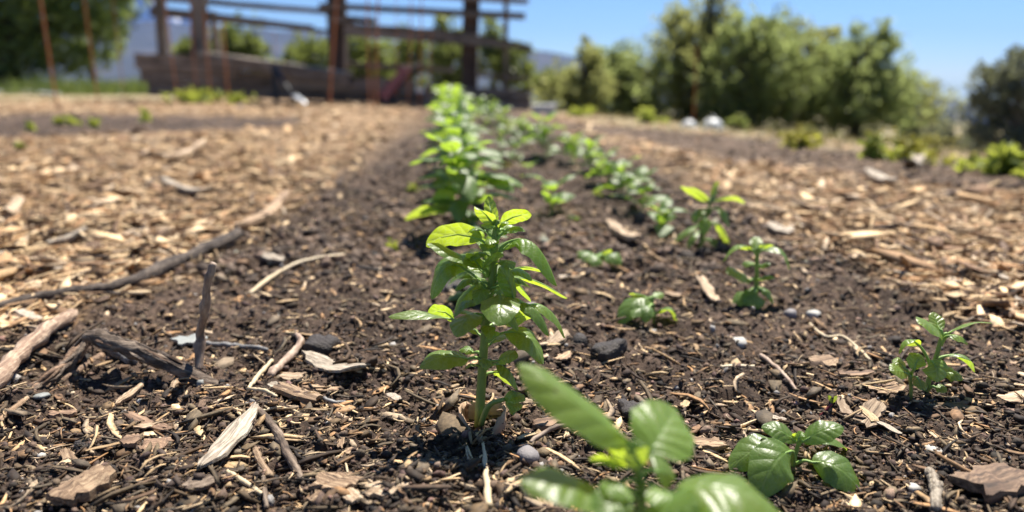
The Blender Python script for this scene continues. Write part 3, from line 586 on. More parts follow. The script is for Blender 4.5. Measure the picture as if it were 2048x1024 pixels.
dM = .316
mp = empty('basil_plant', gnd(963, 866), 'tall sharp basil seedling in a torn brown paper collar', 'plant', 'basil plants in the bed')
o0 = mp.location
def stem(e, pts, rads, dY, mat='stem', sides=9):
    P = smoothpts([at(u, v, dY + (0 if len(q) == 0 else q[0])) - e.location for (u, v, *q) in pts], 22); s = pxm(at(pts[0][0], pts[0][1], dY))
    return MB().tube(P, np.interp(np.linspace(0, 1, 22), np.linspace(0, 1, len(rads)), rads) * s, sides, .05).build('stem', M[mat], e, True)
stem(mp, [(956, 880), (960, 820), (965, 741), (971, 651), (980, 583), (988, 530), (990, 470), (996, 440)], [11, 10, 9, 8.2, 8, 7.5, 6, 4], dM)
HL = [  # stem, base, bend, tip, width, up, offs, fold, twist, mat
 ((994, 452), (993, 448), (978, 425), (978, 391), 25, (.25, .9, .2), (0, .002, .006), .10, 0, 'basil_young'),
 ((992, 455), (988, 450), (968, 420), (949, 413), 26, (-.55, -.2, .8), (0, -.004, -.006), -.25, .3, 'basil_young'),
 ((996, 458), (1003, 448), (1030, 425), (1063, 430), 31, (-.1, .85, .5), (0, -.002, -.006), .12, .3, 'basil_young'),
 ((997, 462), (1012, 466), (1025, 450), (1044, 457), 20, UPC, (.004, .01, .014), -.2, 0, 'basil'),
 ((990, 462), (985, 455), (975, 448), (962, 452), 14, UPC, (-.004, -.006, -.008), -.2, 0, 'basil'),
 ((985, 508), (962, 480), (900, 452), (852, 493), 46, (-.1, .93, .35), (0, -.004, -.008), .12, .15, 'basil_young'),
 ((976, 548), (958, 532), (905, 500), (853, 487), 40, (-.25, -.35, .9), (-.003, -.010, -.012), -.12, 0, 'basil'),
 ((994, 508), (1022, 482), (1078, 455), (1114, 572), 54, (.85, -.30, .55), (0, -.004, -.008), -.50, 0, 'basil'),
 ((978, 552), (961, 536), (948, 512), (932, 508), 20, BACK, (-.003, -.008, -.010), .1, 0, 'basil_young'),
 ((978, 552), (966, 537), (985, 512), (1008, 511), 22, (-.2, -.6, .8), (-.006, -.012, -.013), .3, .3, 'basil_young'),
 ((976, 582), (932, 540), (880, 500), (864, 598), 52, (-.55, -.62, .55), (-.004, -.010, -.012), -.15, -.2, 'basil'),
 ((985, 570), (1009, 540), (1050, 526), (1088, 543), 26, (0, .45, .9), (.006, .012, .014), -.1, 0, 'basil_young'),
 ((986, 578), (1020, 552), (1070, 548), (1134, 597), 30, (.2, .35, .9), (.002, .002, 0), -.2, .2, 'basil_young'),
 ((982, 600), (1028, 603), (1024, 560), (998, 534), 32, (.6, -.75, .1), (-.012, -.014, -.016), -.3, .4, 'basil'),
 ((975, 600), (955, 570), (930, 580), (909, 625), 28, (-.6, -.5, .55), (.004, .002, 0), -.3, .3, 'basil'),
 ((980, 612), (1002, 588), (1002, 592), (996, 652), 62, (0, -.5, .85), (-.006, -.024, -.032), -.10, 0, 'basil'),
 ((973, 640), (948, 628), (930, 625), (914, 674), 48, (-.15, -.5, .8), (-.004, -.020, -.027), -.12, 0, 'basil'),
 ((972, 650), (908, 640), (850, 622), (777, 634), 30, (-.1, .05, 1), (-.002, -.004, -.006), .05, .9, 'basil_young'),
 ((973, 645), (908, 640), (890, 612), (856, 628), 40, (0, .8, .5), (.006, .012, .012), .1, 0, 'basil'),
 ((978, 620), (1028, 604), (1080, 600), (1098, 672), 36, (.6, -.35, .7), (-.004, -.008, -.010), -.4, 0, 'basil'),
 ((978, 622), (1055, 610), (1110, 600), (1130, 676), 36, (.75, -.1, .6), (.006, .008, .010), -.3, 0, 'basil'),
 ((974, 655), (1010, 648), (1040, 625), (1066, 634), 40, (0, .85, .45), (.006, .010, .012), .05, 0, 'basil_young'),
 ((970, 690), (1010, 665), (1070, 655), (1086, 728), 54, (.45, -.45, .75), (-.002, -.006, -.008), -.2, .3, 'basil'),
 ((966, 722), (936, 718), (885, 700), (838, 735), 46, (-.1, -.42, .9), (-.004, -.010, -.012), -.15, 0, 'basil'),
 ((968, 735), (980, 722), (972, 712), (968, 738), 26, UPC, (-.010, -.014, -.016), -.2, 0, 'basil'),
 ((968, 735), (996, 722), (1015, 704), (1036, 715), 28, (0, -.6, .8), (-.006, -.010, -.012), -.15, 0, 'basil'),
 ((966, 712), (946, 706), (935, 690), (918, 702), 22, (-.2, -.3, .9), (.004, .004, .004), -.2, 0, 'basil'),
 ((966, 745), (994, 728), (1025, 730), (1036, 780), 36, (.6, -.2, .7), (-.006, -.010, -.012), -.4, .3, 'basil'),
 ((964, 760), (985, 745), (1005, 735), (1024, 772), 30, (.3, .7, .5), (.002, .004, .004), .0, 0, 'basil_young'),
 ((985, 560), (1010, 545), (1040, 560), (1062, 605), 34, (.4, .2, .9), (.010, .016, .020), -.2, 0, 'basil'),
 ((988, 520), (1000, 500), (1010, 485), (1030, 490), 20, BACK, (.004, .008, .010), -.1, 0, 'basil_young'),
 ((990, 515), (975, 500), (960, 480), (938, 470), 26, (0, .5, .8), (.006, .012, .014), -.1, 0, 'basil'),
 ((978, 590), (990, 575), (1012, 560), (1026, 575), 22, UPC, (-.006, -.010, -.012), -.2, 0, 'basil'),
 ((976, 600), (968, 580), (955, 560), (940, 566), 20, UPC, (-.004, -.008, -.010), -.2, 0, 'basil'),
 ((970, 690), (980, 670), (990, 660), (998, 672), 16, BACK, (-.004, -.006, -.006), 0, 0, 'basil_young'),
]
for (sp_, b_, c_, t_, w_, up_, of_, fo_, tw_, mt_) in HL: hero_leaf(mp, dM, sp_, b_, c_, t_, w_, up_, of_, fo_, tw_, mt_)
def side_leaf(e, u, v, Y, az, lpx, rise, droop, wr=.68, mat='basil', pet=.35):
    """leaf leaving the stem at a pixel in compass direction az (0 = right, -90 = to the camera)"""
    A = at(u, v, Y) - e.location; s = pxm(at(u, v, Y)); L = lpx * s; d = Vector((math.cos(R(az)), math.sin(R(az)), 0)); seedn[0] += 1
    B = A + d * L * pet + Vector((0, 0, rise * L * pet * 1.4)); T_ = A + d * L * (1 + pet) + Vector((0, 0, (rise * 1.1 - droop) * L)); C = A + d * L * (.55 + pet) + Vector((0, 0, (rise + .22) * L))
    V, F_, UV = leaf_geo(B, C, T_, L * wr / 2, (0, 0, 1), random.uniform(-.25, .05), .12, random.uniform(-.4, .4), seed=seedn[0], nt=30, nv=11, curl=-.1)
    lf = link('leaf', mesh_np('leaf', V, F_, True, uv=UV), M[mat], e)
    MB().tube(smoothpts([A, (A + B) / 2 + Vector((0, 0, .04 * L)), B, B.lerp(C, .35)], 9), np.linspace(3.6, 1.4, 9) * s, 6).build('petiole', M['petiole'], lf, True)
for (u, v, az, lp_, ri, dr, mt_) in ((987, 535, -60, 58, .45, .25, 'basil'), (986, 535, 200, 60, .5, .3, 'basil_young'), (984, 556, -20, 62, .35, .35, 'basil'), (983, 560, 160, 52, .55, .2, 'basil_young'), (980, 585, -110, 52, .4, .55, 'basil'), (978, 596, 30, 64, .45, .3, 'basil_young'), (976, 610, 215, 60, .3, .5, 'basil'), (974, 625, -45, 64, .3, .6, 'basil'),
                                     (972, 648, 190, 50, .6, .2, 'basil_young'), (971, 655, -80, 44, .35, .5, 'basil'), (969, 680, 150, 44, .5, .2, 'basil_young'), (968, 700, 20, 46, .55, .3, 'basil_young'), (991, 500, -100, 46, .7, .25, 'basil_young'), (991, 492, 60, 50, .7, .2, 'basil_young'), (990, 505, 250, 44, .6, .3, 'basil'), (993, 470, -60, 34, 1.0, .2, 'basil_young'), (993, 468, 150, 36, 1.1, .2, 'basil_young'), (966, 738, 215, 30, .6, .3, 'basil'), (988, 520, -130, 50, .5, .35, 'basil'), (989, 515, 10, 56, .6, .3, 'basil_young'), (982, 572, -150, 58, .4, .4, 'basil'), (981, 575, -10, 60, .4, .4, 'basil'), (977, 615, -75, 48, .45, .5, 'basil'), (975, 618, 0, 66, .4, .5, 'basil'), (972, 640, 235, 52, .35, .5, 'basil'), (985, 545, 90, 60, .5, .2, 'basil_young'), (979, 600, 120, 62, .5, .2, 'basil_young'), (992, 482, 200, 44, .7, .3, 'basil'), (992, 480, -20, 46, .7, .3, 'basil')):
    side_leaf(mp, u, v, dM, az, lp_, ri, dr, mat=mt_)
sst = stem(mp, [(962, 850, -.004), (972, 822, -.006), (985, 806, -.008), (1010, 799, -.010)], [6.5, 6, 5, 4], dM); sst.name = 'side_shoot'
for b_, c_, t_, w_ in (((1008, 800), (1020, 780), (1034, 792), 18), ((1010, 800), (1035, 785), (1050, 802), 22), ((1012, 802), (1030, 815), (1046, 812), 18), ((1020, 806), (1028, 820), (1024, 830), 12)):
    hero_leaf(mp, dM, None, b_, c_, t_, w_, UPC, (-.010, -.012, -.014), -.2)
# torn paper collar round its base: a thing of its own, ragged rim, soil showing inside
pc = empty('paper_collar', gnd(965, 868), 'torn brown paper collar around the tall basil stem', 'collar')
s = pxm(pc.location); V = []; ns = 40
for lay, dr in ((0, 0), (1, -1.6)):
    for k_ in range(ns):
        a = 2 * math.pi * k_ / ns; fr = max(0, -math.sin(a)) ; rag = random.uniform(-5, 5)
        ht = (46 - 40 * fr ** 6 + 8 * abs(math.cos(a)) + rag) * s; rad = (45 + 2.5 * math.sin(3 * a) + dr) * s
        for f in (-.9, .1, .55, 1.0): V.append((rad * math.cos(a) * (1 + .05 * f), rad * math.sin(a) * (1 + .05 * f), ht * f if f > 0 else f * 22 * s))
Fs = []
for k_ in range(ns):
    q = (k_ + 1) % ns
    for j in range(3):
        Fs.append((k_ * 4 + j, q * 4 + j, q * 4 + j + 1, k_ * 4 + j + 1)); o_ = ns * 4; Fs.append((o_ + k_ * 4 + j, o_ + k_ * 4 + j + 1, o_ + q * 4 + j + 1, o_ + q * 4 + j))
    Fs.append((k_ * 4 + 3, q * 4 + 3, ns * 4 + q * 4 + 3, ns * 4 + k_ * 4 + 3))
link('paper_wall', mesh_np('paper_wall', V, Fs, True), M['paper'], pc)
for (a, h_) in ((2.4, 22), (.35, 16)):
    MB().tube(smoothpts([(44 * s * math.cos(a), 44 * s * math.sin(a), 15 * s), (42 * s * math.cos(a), 42 * s * math.sin(a), (28 + h_) * s), (30 * s * math.cos(a), 30 * s * math.sin(a), (30 + h_) * s)], 6), np.array([5, 4, 4, 3, 2, 1]) * s, 5, .2).build('torn_strip', M['brown_wood'], pc)

# blurred plant close to the lens
dF = .182
fp = empty('basil_plant', Vector((.0335, dF, float(H(.0335, dF)))), 'large blurred basil seedling at the bottom edge closest to the lens', 'plant', 'basil plants in the bed')
stem(fp, [(1275, 1330), (1278, 1150), (1282, 1010), (1280, 960), (1262, 900)], [11, 11, 10, 9, 7], dF)
for q in [((1275, 930), (1262, 885), (1160, 800), (1036, 728), 92, (.40, -.35, .85), (0, -.004, 0), -.30, .25, 'basil_young'),
          ((1280, 935), (1300, 905), (1325, 860), (1352, 818), 118, (.1, -.75, .65), (-.006, -.002, .012), .12, 0, 'basil_young'),
          ((1275, 990), (1215, 985), (1130, 945), (1040, 965), 108, (-.1, -.15, .98), (-.004, -.012, -.014), -.15, 0, 'basil_young'),
          ((1285, 1000), (1350, 985), (1460, 940), (1575, 1040), 126, (.2, -.15, .95), (-.002, -.006, -.008), -.15, 0, 'basil_young'),
          ((1280, 960), (1255, 935), (1205, 915), (1178, 918), 54, (0, .7, .7), (.002, .004, .004), .1, 0, 'basil_young'),
          ((1278, 935), (1255, 915), (1220, 885), (1190, 868), 44, (0, .8, .6), (.004, .008, .008), .1, 0, 'basil_young'),
          ((1285, 950), (1310, 945), (1335, 930), (1350, 960), 66, (.5, -.5, .6), (.004, .008, .010), -.2, 0, 'basil'),
          ((1275, 955), (1285, 930), (1265, 900), (1272, 880), 40, (0, -.8, .5), (-.010, -.012, -.010), .3, 0, 'basil_young'),
          ((1280, 940), (1290, 920), (1300, 890), (1298, 868), 40, (.2, .7, .6), (.004, .008, .010), .1, 0, 'basil_young'), ((1276, 945), (1255, 925), (1240, 905), (1222, 905), 36, (-.2, .5, .8), (-.004, -.006, -.006), .1, 0, 'basil_young'), ((1280, 975), (1310, 975), (1335, 985), (1352, 1010), 60, (.3, -.5, .8), (-.010, -.016, -.018), -.2, 0, 'basil_young'), ((1276, 970), (1250, 965), (1230, 965), (1212, 990), 56, (-.3, -.5, .8), (-.008, -.012, -.014), -.2, 0, 'basil_young'),
          ((1280, 1000), (1300, 1010), (1330, 1015), (1400, 1010), 90, (0, -.5, .85), (-.014, -.020, -.024), -.15, 0, 'basil'),
          ((1280, 1010), (1260, 1000), (1225, 1000), (1200, 1045), 80, (-.1, -.5, .85), (-.012, -.016, -.020), -.15, 0, 'basil'),
          ((1278, 1080), (1330, 1060), (1430, 1040), (1500, 1110), 90, (.2, -.5, .85), (-.010, -.020, -.024), -.15, 0, 'basil'),
          ((1278, 1100), (1220, 1090), (1130, 1060), (1060, 1120), 90, (-.2, -.5, .85), (-.010, -.016, -.020), -.15, 0, 'basil')]:
    hero_leaf(fp, dF, *q[:6], q[6], q[7], q[8], q[9], petr=3.8, quilt=.09)

# glossy small seedling at the lower right
p = gnd(1588, 962); dS = p.y
sp2 = empty('basil_plant', p, 'small glossy basil seedling with drooping leaves, sharp at lower right', 'plant', 'basil plants in the bed')
stem(sp2, [(1590, 972), (1586, 930), (1592, 905), (1598, 885)], [5, 4.6, 4.4, 4], dS)
for q in [((1590, 915), (1560, 893), (1510, 880), (1460, 940), 62, (-.2, -.5, .85), (0, -.002, -.004), -.15, 0, 'basil'),
          ((1590, 918), (1583, 902), (1545, 905), (1518, 1000), 74, (-.15, -.8, .55), (-.006, -.016, -.020), -.15, 0, 'basil'),
          ((1590, 928), (1625, 925), (1680, 915), (1728, 990), 66, (.15, -.6, .8), (-.003, -.008, -.012), -.15, .2, 'basil'),
          ((1596, 890), (1592, 884), (1555, 848), (1523, 856), 36, (-.15, -.45, .85), (0, .002, .004), -.1, 0, 'basil'),
          ((1598, 890), (1606, 884), (1650, 850), (1688, 856), 40, (0, -.5, .85), (-.002, -.004, -.002), -.1, 0, 'basil'),
          ((1598, 888), (1615, 882), (1670, 860), (1692, 900), 42, (.4, .2, .85), (.006, .012, .014), -.2, 0, 'basil'),
          ((1597, 886), (1596, 882), (1600, 868), (1606, 864), 14, UPC, (-.002, -.002, 0), .3, 0, 'basil_young'),
          ((1597, 886), (1594, 880), (1588, 872), (1590, 866), 10, BACK, (.002, .002, 0), .3, 0, 'basil_young')]: hero_leaf(sp2, dS, *q)

# right row plant, middle right
p = gnd(1852, 800); dR = p.y
rp = empty('basil_plant', p, 'bright basil seedling with two stems at the right, casting a dark shadow', 'plant', 'basil plants in the bed')
stem(rp, [(1846, 808), (1855, 770), (1872, 715), (1884, 672)], [5.5, 5, 4.6, 4], dR); st2 = stem(rp, [(1820, 806, -.01), (1822, 780, -.01), (1820, 752, -.01)], [3.6, 3.4, 3.2], dR)
for q in [((1884, 680), (1884, 670), (1862, 640), (1838, 648), 46, (-.15, -.5, .85), (0, -.008, -.010), -.1, 0, 'basil_young'),
          ((1884, 676), (1896, 668), (1930, 636), (1984, 646), 26, (0, .35, .9), (0, 0, 0), -.1, 0, 'basil_young'),
          ((1884, 672), (1880, 660), (1872, 640), (1866, 624), 26, (0, -.5, .6), (0, .004, .008), .2, 0, 'basil_young'),
          ((1882, 690), (1896, 672), (1925, 665), (1936, 688), 24, (.5, -.3, .8), (-.004, -.006, -.006), -.3, 0, 'basil_young'),
          ((1862, 735), (1838, 690), (1805, 660), (1797, 708), 28, (-.6, .3, .7), (0, -.002, -.004), -.3, 0, 'basil_young'),
          ((1864, 730), (1892, 712), (1940, 695), (1950, 745), 28, (.5, .2, .8), (0, 0, -.002), -.3, 0, 'basil'),
          ((1858, 750), (1862, 722), (1880, 730), (1872, 764), 46, (0, -.85, .4), (-.008, -.012, -.014), -.2, 0, 'basil_young'),
          ((1858, 755), (1885, 750), (1905, 735), (1926, 760), 34, (.2, -.5, .8), (-.004, -.006, -.008), -.2, 0, 'basil_young'),
          ((1820, 760), (1815, 748), (1795, 735), (1780, 742), 28, (-.1, -.6, .8), (-.01, -.014, -.014), -.1, 0, 'basil_young'),
          ((1820, 756), (1828, 740), (1835, 710), (1846, 712), 30, (0, -.5, .8), (-.01, -.01, -.008), -.1, 0, 'basil_young'),
          ((1820, 756), (1810, 738), (1795, 716), (1784, 720), 26, (0, -.4, .85), (-.008, -.006, -.004), -.1, 0, 'basil_young'),
          ((1822, 762), (1835, 756), (1845, 770), (1842, 780), 22, UPC, (-.012, -.016, -.018), -.1, 0, 'basil_young'),
          ((1856, 780), (1870, 775), (1882, 772), (1894, 784), 20, UPC, (-.004, -.006, -.008), -.1, 0, 'basil_young')]: hero_leaf(rp, dR, *q)

# --- generic row plants: shared leaf meshes
PROTO = []
for i in range(10):
    r = random.Random(i); dr = r.uniform(-.35, .05); V, F_, UV = leaf_geo((.18, 0, 0), (.6, 0, .16 + r.uniform(-.05, .1)), (1.0, r.uniform(-.12, .12), dr), .23 + r.uniform(-.03, .04), (0, 0, 1), -.15, .05, r.uniform(-.3, .3), nt=13, nv=7, seed=i, curl=-.1)
    pv_ = MB(); pv_.tube([(0, 0, -.04), (.10, 0, 0), (.2, 0, .01), (.5, 0, .05)], [.028, .022, .02, .008], 5); Vp = np.vstack(pv_.V)
    nV = len(V); Fl = [tuple(f) for f in F_] + [tuple(x + nV for x in f) for f in pv_.F]
    UVp = np.full((len(Vp), 2), .5); me = mesh_np('leaf', np.vstack([V, Vp]), [tuple(int(x) for x in f) for f in Fl], True, uv=np.vstack([UV, UVp]))
    me.materials.append(M['basil_far']); PROTO.append(me)
def basil(u, v, hpx, label, nodes=4, leafpx=None, seed=0, lean=(0, 0), group='basil plants in the bed', young=False):
    r = random.Random(seed); p = gnd(u, v); s = pxm(p); Hh = hpx * s; e = empty('basil_plant', p, label, 'plant', group)
    L0 = (leafpx or hpx * .48) * s * 1.3; top = Vector((lean[0] * Hh + r.uniform(-.08, .08) * Hh, lean[1] * Hh, Hh * .86)); P = smoothpts([(0, 0, -.004), top * .5 + Vector((r.uniform(-.04, .04) * Hh, 0, 0)), top], 9)
    MB().tube(P, np.linspace(.024, .014, 9) * max(Hh, .05), 7).build('stem', M['stem'], e, True)
    a0 = r.uniform(0, 3.14)
    for k_ in range(nodes):
        f = .22 + .78 * (k_ / max(1, nodes - 1)) if nodes > 1 else 1; q = Vector(P[min(8, int(f * 8))]); last = k_ == nodes - 1
        for side in range(4 if last else 2):
            a = a0 + k_ * 1.57 + side * (3.14 if not last else 1.57) + r.uniform(-.3, .3); L = L0 * (r.uniform(.8, 1.1) if not last else r.uniform(.55, .85)) * (.75 if k_ == 0 and nodes > 2 else 1)
            tilt = r.uniform(-.2, .4) if not last else r.uniform(.2, .85)
            o = link('leaf', PROTO[r.randrange(10)], None, e); o.location = q; o.rotation_euler = (r.uniform(-.3, .3), -tilt, a); o.scale = (L,) * 3
        if 0 < k_ < nodes - 1:
            for side in range(4):
                o = link('leaf', PROTO[r.randrange(10)], None, e); o.location = q; o.rotation_euler = (r.uniform(-.4, .4), -r.uniform(.1, .9), a0 + k_ * 1.57 + side * 1.57 + r.uniform(.4, 1.2)); o.scale = (L0 * r.uniform(.38, .7),) * 3
    return e
ORD = ['first', 'second', 'third', 'fourth', 'fifth', 'sixth', 'seventh', 'eighth', 'ninth', 'tenth', 'eleventh', 'twelfth', 'thirteenth', 'fourteenth', 'fifteenth', 'sixteenth']
# left row, behind the sharp plant
def shaped(u, v, label, stem_pts, rads, leaves):
    p = gnd(u, v); e = empty('basil_plant', p, label, 'plant', 'basil plants in the bed'); stem(e, stem_pts, rads, p.y)
    for q in leaves: hero_leaf(e, p.y, *q)
    return e
shaped(1400, 508, 'tall slim basil with spread top leaves in the right row, third from the front', [(1398, 512), (1406, 470), (1414, 430), (1424, 392)], [4.5, 4, 3.6, 3], [
    ((1424, 400), (1425, 395), (1428, 378), (1438, 364), 20, (-.3, .8, .4), (0, .004, .01), .1, 0, 'basil_young'), ((1422, 405), (1415, 402), (1390, 376), (1360, 373), 26, (0, .5, .85), (0, 0, 0), -.1, .2, 'basil_young'), ((1424, 405), (1432, 402), (1460, 382), (1490, 406), 24, (.1, .4, .9), (0, 0, 0), -.1, 0, 'basil_young'),
    ((1418, 425), (1434, 415), (1455, 415), (1458, 455), 28, (.5, -.4, .7), (-.004, -.01, -.012), -.2, 0, 'basil'), ((1416, 428), (1408, 420), (1392, 415), (1388, 446), 24, (-.4, -.3, .8), (-.006, -.012, -.014), -.2, 0, 'basil_young'), ((1412, 450), (1430, 448), (1452, 452), (1456, 498), 26, (.6, .3, .6), (0, -.004, -.006), -.2, 0, 'basil_young'),
    ((1410, 455), (1395, 452), (1370, 460), (1350, 484), 16, (-.2, -.3, .9), (0, -.004, -.006), -.2, 0, 'basil_young'), ((1408, 470), (1396, 465), (1380, 470), (1376, 498), 18, (-.4, -.2, .8), (-.004, -.01, -.012), -.2, 0, 'basil_young'), ((1412, 445), (1408, 435), (1412, 440), (1410, 470), 22, (0, -.8, .5), (-.01, -.016, -.018), -.2, 0, 'basil_young'), ((1404, 485), (1420, 480), (1430, 478), (1436, 496), 16, UPC, (-.004, -.01, -.012), -.2, 0, 'basil')])
shaped(1508, 618, 'basil with dark drooping lower leaves in the right row, second from the front', [(1508, 622), (1512, 580), (1514, 540), (1513, 496)], [5, 4.6, 4.2, 3.4], [
    ((1513, 505), (1512, 498), (1510, 485), (1518, 474), 22, (0, -.4, .8), (0, .002, .008), .2, 0, 'basil_young'), ((1512, 508), (1503, 500), (1468, 470), (1446, 524), 30, (-.4, .2, .85), (0, -.002, -.004), -.2, 0, 'basil_young'), ((1514, 508), (1526, 500), (1572, 478), (1580, 540), 34, (.5, -.1, .8), (0, -.002, -.004), -.2, 0, 'basil'),
    ((1514, 502), (1522, 496), (1535, 482), (1550, 492), 24, (.1, .3, .9), (-.004, -.008, -.01), -.1, 0, 'basil_young'), ((1512, 560), (1500, 562), (1475, 535), (1453, 546), 34, (-.1, -.5, .85), (-.004, -.012, -.014), -.15, 0, 'basil'), ((1512, 565), (1518, 560), (1530, 545), (1550, 556), 24, (.2, -.3, .9), (-.004, -.01, -.012), -.2, 0, 'basil'),
    ((1511, 580), (1500, 582), (1482, 580), (1468, 616), 32, (-.6, -.4, .5), (-.002, -.008, -.01), -.2, 0, 'basil'), ((1511, 582), (1512, 584), (1510, 586), (1506, 626), 40, (0, -.8, .5), (-.008, -.016, -.018), -.2, 0, 'basil'), ((1511, 580), (1522, 578), (1540, 572), (1546, 606), 32, (.6, -.4, .6), (-.002, -.008, -.01), -.2, 0, 'basil'),
    ((1512, 590), (1495, 590), (1480, 590), (1476, 600), 20, BACK, (.006, .012, .014), -.2, 0, 'basil_young'), ((1513, 540), (1520, 532), (1530, 525), (1540, 530), 18, UPC, (-.006, -.01, -.012), -.2, 0, 'basil'), ((1513, 535), (1505, 530), (1495, 522), (1484, 530), 18, UPC, (.004, .008, .01), -.2, 0, 'basil')])
shaped(1306, 655, 'small basil seedling alone between the tall plant and the right row', [(1308, 660), (1308, 630), (1304, 600)], [4, 3.6, 3], [
    ((1304, 602), (1302, 598), (1262, 590), (1238, 650), 44, (-.3, -.5, .8), (0, -.008, -.012), -.2, 0, 'basil'), ((1304, 600), (1298, 597), (1278, 582), (1257, 588), 20, (0, .4, .9), (0, .004, .006), -.1, 0, 'basil_young'), ((1308, 632), (1314, 626), (1350, 592), (1357, 654), 30, (.4, .2, .8), (0, -.002, -.004), -.2, 0, 'basil_young'),
    ((1304, 600), (1308, 595), (1318, 586), (1328, 588), 16, UPC, (0, .004, .006), -.1, 0, 'basil_young'), ((1306, 610), (1296, 612), (1280, 612), (1262, 634), 26, (-.2, -.5, .8), (-.004, -.012, -.016), -.2, 0, 'basil'), ((1306, 612), (1300, 612), (1295, 618), (1290, 646), 24, (-.1, -.8, .5), (-.008, -.016, -.018), -.2, 0, 'basil')])
shaped(1196, 532, 'tiny low basil seedling beside a pale wood chip', [(1200, 536), (1200, 524), (1199, 514)], [3.5, 3.2, 3], [
    ((1199, 516), (1194, 512), (1172, 496), (1152, 524), 32, (-.1, -.5, .85), (0, -.01, -.012), -.2, 0, 'basil'), ((1200, 516), (1206, 512), (1228, 500), (1242, 530), 32, (.1, -.5, .85), (0, -.01, -.012), -.2, 0, 'basil'), ((1200, 514), (1202, 508), (1210, 500), (1222, 504), 18, BACK, (.002, .006, .01), -.1, 0, 'basil_young'), ((1199, 515), (1198, 512), (1192, 512), (1184, 532), 26, (0, -.7, .6), (-.008, -.018, -.022), -.2, 0, 'basil_young')])
LROW = [(972, 610, 150, 5, 62), (940, 470, 178, 6, 80), (925, 412, 150, 6, 66), (915, 372, 140, 6, 58), (918, 342, 130, 6, 54), (905, 318, 120, 6, 48), (920, 300, 112, 6, 44), (900, 282, 104, 6, 40), (915, 268, 96, 5, 36), (898, 257, 88, 5, 33), (912, 248, 82, 5, 30), (900, 240, 76, 5, 28), (908, 233, 70, 5, 26), (898, 228, 64, 5, 25)]
for i, (u, v, h_, nd, lp_) in enumerate(LROW):
    e2 = basil(u, v, h_ * (1.05 if i < 4 else .86), ORD[i] + ' basil plant behind the tall sharp one in the dense left row', nd + 2, lp_ * .98, 200 + i, (random.uniform(-.1, .1), 0))
    if i == 1:
        for q in (((925, 425), (895, 424), (850, 402), (811, 440), 32, (-.1, .6, .8), (0, -.004, -.006), -.1, 0, 'basil_young'), ((930, 430), (892, 422), (885, 395), (908, 384), 44, (0, .9, .35), (0, .004, .006), .05, 0, 'basil_young'), ((950, 360), (980, 352), (1010, 345), (1046, 374), 30, (.1, -.3, .95), (0, -.004, -.006), -.15, 0, 'basil'), ((945, 365), (975, 358), (1000, 352), (1028, 384), 34, (.1, -.5, .85), (-.006, -.014, -.016), -.15, 0, 'basil')): hero_leaf(e2, e2.location.y, *q)
RROW = [((1325, 474), 52, 2, 46, 'low basil with a yellowed leaf in the right row, fourth from the front'), ((1283, 432), 78, 3, 46, 'fifth basil from the front in the right row'), ((1240, 398), 70, 4, 40, 'sixth basil from the front in the right row'), ((1214, 372), 62, 4, 38, 'seventh basil from the front in the right row'), ((1180, 348), 62, 4, 34, 'eighth basil from the front in the right row'), ((1148, 330), 58, 4, 32, 'ninth basil from the front in the right row'),
        ((1090, 316), 78, 5, 34, 'bushiest basil of the right row, tenth from the front'), ((1062, 296), 48, 4, 28, 'eleventh basil from the front in the right row'), ((1040, 283), 44, 4, 25, 'twelfth basil from the front in the right row'), ((1010, 264), 44, 4, 23, 'thirteenth basil from the front in the right row'), ((985, 252), 42, 4, 21, 'fourteenth basil from the front in the right row'), ((965, 243), 40, 4, 20, 'farthest basil of the right row')]
for i, ((u, v), h_, nd, lp_, lab) in enumerate(RROW): basil(u, v, h_ * 1.05, lab, nd + 1, lp_ * 1.15, 300 + i)
MROW = [((1100, 438), 68, 3, 60, 'short spreading basil between the two rows behind the tall plant'), ((1025, 332), 44, 3, 28, 'small pale basil between the rows, far end'), ((1060, 356), 24, 2, 22, 'tiny yellowish basil between the rows'), ((1005, 302), 40, 3, 24, 'small basil between the rows beside the dense left row')]
for i, ((u, v), h_, nd, lp_, lab) in enumerate(MROW): basil(u, v, h_, lab, nd, lp_ * 1.15, 330 + i)
# red-stemmed sprout
p = gnd(1645, 838); e = empty('sprout', p, 'tiny sprout with red stem above the small glossy basil', 'seedling'); s = pxm(p)
M['redstem'] = plain('red_stem', (.20, .03, .035), .5, .2, 300, .1, .0003)
MB().tube(smoothpts([(-18 * s, 0, -.001), (0, 0, 12 * s), (16 * s, 0, 34 * s)], 8), 2.6 * s, 6).build('stem', M['redstem'], e, True)
for a, L in ((1.0, 16), (2.2, 18)):
    V, F_, UV = leaf_geo((16 * s, 0, 34 * s), ((16 + 8 * math.cos(a)) * s, 0, (40 + 8 * math.sin(a)) * s), ((16 + L * math.cos(a)) * s, 0, (36 + L * math.sin(a)) * s), 4 * s, (0, -1, .3), nt=8, nv=5)
    link('leaf', mesh_np('leaf', V, F_, True, uv=UV), M['basil_young'], e)

